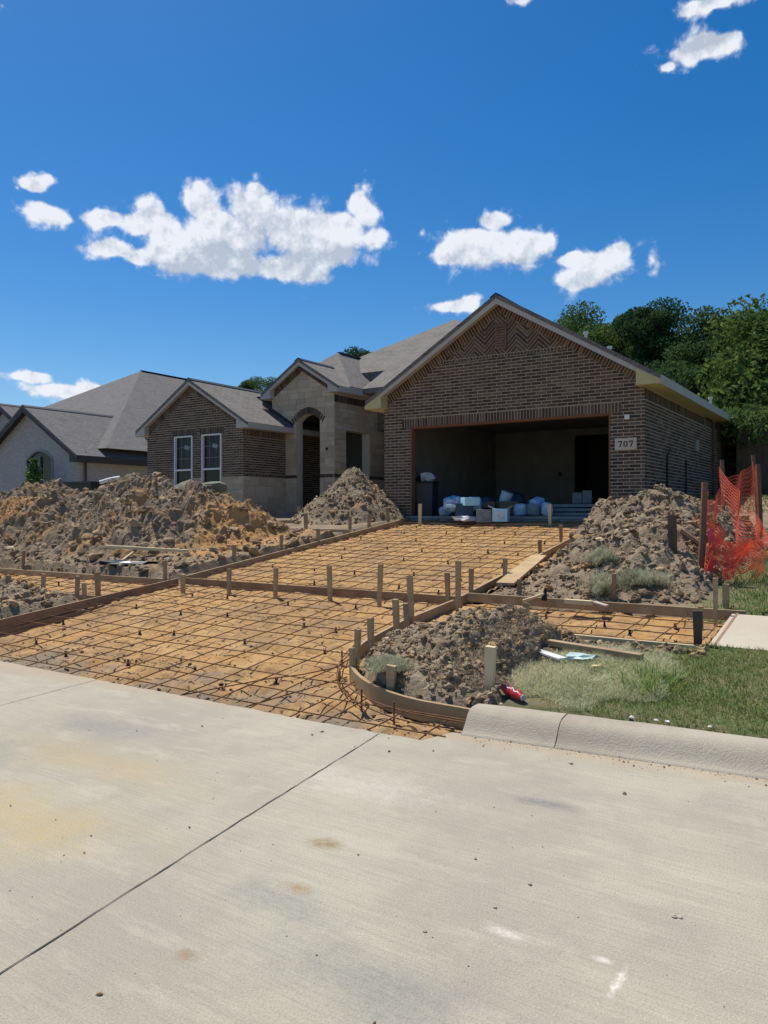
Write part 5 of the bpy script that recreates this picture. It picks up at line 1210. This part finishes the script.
t_ = None; b, f = gx(503, 17.1, SLAB+.28); mb = MB(); mb.tube([b, b+Vector((.12, 0, .3))], [.12, .15], 14); tag(mb.build('bucket', M['palewrap']), 'pale bucket tipped over behind the cartons', 'bucket')
carton(507, 16.8, SLAB+.02, 20, 14, .3, 'card', 'torn brown cardboard box right of the bucket', .5)
bag(520, 16.75, SLAB, 13, 13, 'palewrap', 'pale sack right of the torn cardboard box', 6)
bag(533, 16.75, SLAB, 14, 13, 'greybox', 'grey sack in the right group of sacks', 7)
bag(537, 17.0, SLAB+.12, 16, 14, 'blue', 'bright blue sack in the right group of sacks', 8)
bag(547, 16.7, SLAB, 11, 14, 'palewrap', 'pale upright sack beside the right pale stake', 9)
bag(513, 18.2, SLAB+.2, 24, 16, 'navy', 'black bulging sack deeper inside the garage', 10)
crumple('plastic_bag', 0, 0, .5, .3, .14, M['bagwhite'], 'torn white plastic film lying at the driveway edge', 'plastic', 31, base=gx(466, 15.5, bz)[0])
# stacked long boards and cartons at the right inside the garage
for k, (dx, lab) in enumerate(((0, 'lowest long grey siding board of the stack in the garage'), (.25, 'middle long grey siding board of the stack in the garage'), (.45, 'top long grey siding board of the stack in the garage'))):
    mb = MB(); mb.box((-6.35+dx*.5, 17.3+k*.22, SLAB+.05+k*.10), (2.4-dx, .45, .07)); tag(mb.build('siding_board', M['slabc'], bevel=.005), lab, 'board')
for px, wp, hp, lab in ((577, 9, 11, 'left dim grey carton on the siding stack'), (587, 9, 13, 'right dim grey carton on the siding stack')): carton(px, 18.1, SLAB+.3, wp, hp, .3, 'greybox', lab)
b, f = gx(607, 16.6, SLAB-.1); mb = MB(); mb.tube([b, b+Vector((0, 0, .42))], .04, 8); tag(mb.build('pipe_stub', M['slabc']), 'short grey pipe stub at the right jamb of the garage', 'pipe')
# ------------------------------------------------------------------ behind the big pile
t_ = thing('flat_trailer', tuple(at(80, 497, 24)), 'dark flat topped trailer parked behind the big dirt pile', 'trailer')
A = at(52, 484, 24.5); B = at(108, 483, 23); mb = MB(); mb.bar(Vector((A.x, A.y, A.z-.22)), Vector((B.x, B.y, B.z-.22)), 1.2, .45); mb.build('side_panel', mat('dark_green_steel', (.03, .036, .036), .5), t_)
mb = MB(); mb.bar(Vector((A.x-.05, A.y, A.z)), Vector((B.x+.05, B.y, B.z)), 1.3, .06); mb.build('deck', M['darktrim'], t_)
for u_ in (.25, .75):
    c = A*(1-u_)+B*u_; c.z = 1.65; mb = MB(); mb.tube([c+Vector((0, -.62, 0)), c+Vector((0, -.45, 0))], .3, 16); w_ = mb.build('wheel', M['blackplastic'], t_)
mb = MB(); mb.tube([at(100+i*2, 482.5-(2.6*math.sin(i/10*1.7)+i*.2), 21.5) for i in range(11)], .055, 8); tag(mb.build('drain_pipe', M['white'], smooth=True), 'curved white plastic pipe poking up behind the big pile crest', 'pipe')
# ------------------------------------------------------------------ trees
def crown_mesh(seed, R, nclump, nleaf, leaf):
    rs = np.random.RandomState(seed); cs = []
    for i in range(nclump):
        d = rs.randn(3); d /= np.linalg.norm(d); k = rs.uniform(.35, .95); cs.append((d*np.array(R)*k, rs.uniform(.22, .42)*min(R)))
    per = nleaf//nclump; P = []; RN = []
    for c, r in cs:
        d = rs.randn(per, 3); d /= np.linalg.norm(d, axis=1)[:, None]; k = rs.rand(per)**.45; q = c+d*(k*r)[:, None]*np.array([1.15, 1.15, .8]); P.append(q); RN.append(np.clip(rs.rand(per)*.6+rs.rand()*.4, 0, 1))
    P = np.concatenate(P); RN = np.concatenate(RN); n = len(P); a = rs.randn(n, 3); a /= np.linalg.norm(a, axis=1)[:, None]; b = rs.randn(n, 3); b = np.cross(a, b); b /= np.linalg.norm(b, axis=1)[:, None]
    s = leaf*(.6+.8*rs.rand(n))[:, None]; V = np.stack([P-a*s, P+b*s*.5, P+a*s, P-b*s*.5], 1).reshape(-1, 3); F = np.arange(n*4).reshape(n, 4)
    me = bpy.data.meshes.new('crown'); me.from_pydata(V.tolist(), [], F.tolist()); at_ = me.attributes.new('rnd', 'FLOAT', 'FACE'); at_.data.foreach_set('value', RN.astype(np.float32)); me.materials.append(M['leaf']); return me, cs
CR = [crown_mesh(s, R, nc, nl, .095) for s, R, nc, nl in ((1, (3.4, 3.2, 3.3), 46, 60000), (2, (2.8, 2.8, 3.9), 42, 56000), (3, (3.9, 3.4, 2.8), 50, 60000))]
def tree(x, y, zc, sc, k, label, cat='tree', gz=1.5, group='trees beyond the house', rot=None):
    t_ = thing('leafy_tree', (x, y, gz), label, cat, group); me, cs = CR[k]; o = bpy.data.objects.new('crown', me); C.objects.link(o); o.parent = t_; o.location = (0, 0, zc-gz); o.scale = (sc, sc, sc); rz = random.uniform(0, 6) if rot is None else rot; o.rotation_euler = (0, 0, rz); ORG[o.name] = ORG[t_.name]
    mb = MB(); mb.tube([(x, y, gz-.3), (x+.1, y, gz+(zc-gz)*.5), (x, y+.05, zc)], [.26*sc, .2*sc, .1*sc], 8)
    for c, r in cs[:9]:
        q = Vector(c)*sc; q.rotate(Matrix.Rotation(rz, 3, 'Z')); mb.tube([(x, y, zc-1.2*sc), (x+q.x*.5, y+q.y*.5, zc-.5+q.z*.4), (x+q.x, y+q.y, zc+q.z)], [.10*sc, .06*sc, .02*sc], 5)
    mb.build('trunk', M['bark'], t_, smooth=True)
def tree_px(px, topy, Y, sc, k, label, **kw):
    x, f = PY(px, Y); ztop = zat(topy, f); tree(x, Y, ztop-3.3*sc*(1.12 if k == 1 else .92 if k == 2 else 1), sc, k, label, **kw)
tree_px(598, 308, 40, .85, 0, 'leftmost rounded tree showing above the garage rake')
tree_px(648, 305, 38, .85, 1, 'second rounded tree from the left above the garage roof edge')
tree_px(688, 310, 41, .9, 0, 'tree crown in the middle of the dark grove')
tree_px(735, 316, 36, .8, 2, 'broad tree crown right of the middle of the grove')
tree_px(670, 350, 33, .8, 2, 'lower bright tree crown directly above the garage eave')
tree_px(716, 358, 31, .8, 0, 'lower dark tree crown behind the far end of the eave')
tree_px(790, 300, 30, 1.2, 1, 'tall tree cut by the right photo edge')
tree_px(772, 375, 27, .85, 2, 'low pale branchy tree above the brown fence at the right edge')
tree_px(745, 400, 34, .9, 0, 'low dark tree filling the gap above the brown fence')
tree_px(850, 330, 33, 1.2, 0, 'tree beyond the right photo edge')
tree_px(382, 342, 44, .8, 2, 'tree top peeking over the main roof left of the garage gable')
tree_px(262, 377, 46, .6, 0, 'small tree top between the wing ridge and the entry gable')
tree_px(560, 322, 46, .9, 1, 'far tree just touching the left end of the grove behind the rake')
tree_px(695, 420, 44, 1.0, 2, 'far low tree closing the grove behind the house')
tree_px(640, 380, 46, 1.1, 0, 'far tree deep in the grove behind the garage roof')
tree_px(760, 420, 40, 1.0, 1, 'far low tree behind the brown fence')
# sapling by the neighbour's window
x, f = PY(34, 17.6); t_ = thing('sapling', (x, 17.6, 1.35), 'small bright green sapling in front of the arched window', 'sapling')
rs = np.random.RandomState(9); n = 2200; v = rs.rand(n); P = np.stack([x+rs.randn(n)*.30*(1.15-v), 17.6+rs.randn(n)*.30*(1.15-v), 1.5+v*2.2], 1)
a = rs.randn(n, 3); a /= np.linalg.norm(a, axis=1)[:, None]; b = np.cross(a, rs.randn(n, 3)); b /= np.linalg.norm(b, axis=1)[:, None]; s = .06
V = np.stack([P-a*s, P+b*s*.6, P+a*s, P-b*s*.6], 1).reshape(-1, 3); link_mesh('crown', V, np.arange(n*4).reshape(n, 4), mat('bright_leaf', (.10, .20, .05), .6, (.06, .13, .03), 3, trans=.3), t_)
mb = MB(); mb.tube([(x, 17.6, 1.2), (x+.03, 17.6, 3.4)], [.03, .012], 6); mb.build('trunk', M['bark'], t_)
# brown board fence behind on the right
t_ = thing('board_fence', (0, 24.5, 1.9), 'brown vertical board privacy fence behind the orange fence', 'fence')
mb = MB(); x = -3.8
while x < 8: mb.box((x, 24.5, 2.95), (.135, .02, 2.1+random.uniform(-.02, .02)), r=random.random()); x += .142
mb.build('pickets', mat('brown_fence_boards', (.14, .10, .065), .9, (.10, .07, .045), 3, .4, 20), t_)
for z_ in (2.3, 3.6): mb = MB(); mb.box((2.1, 24.47, z_), (11.7, .04, .09)); mb.build('rail', M['wooddark'], t_)
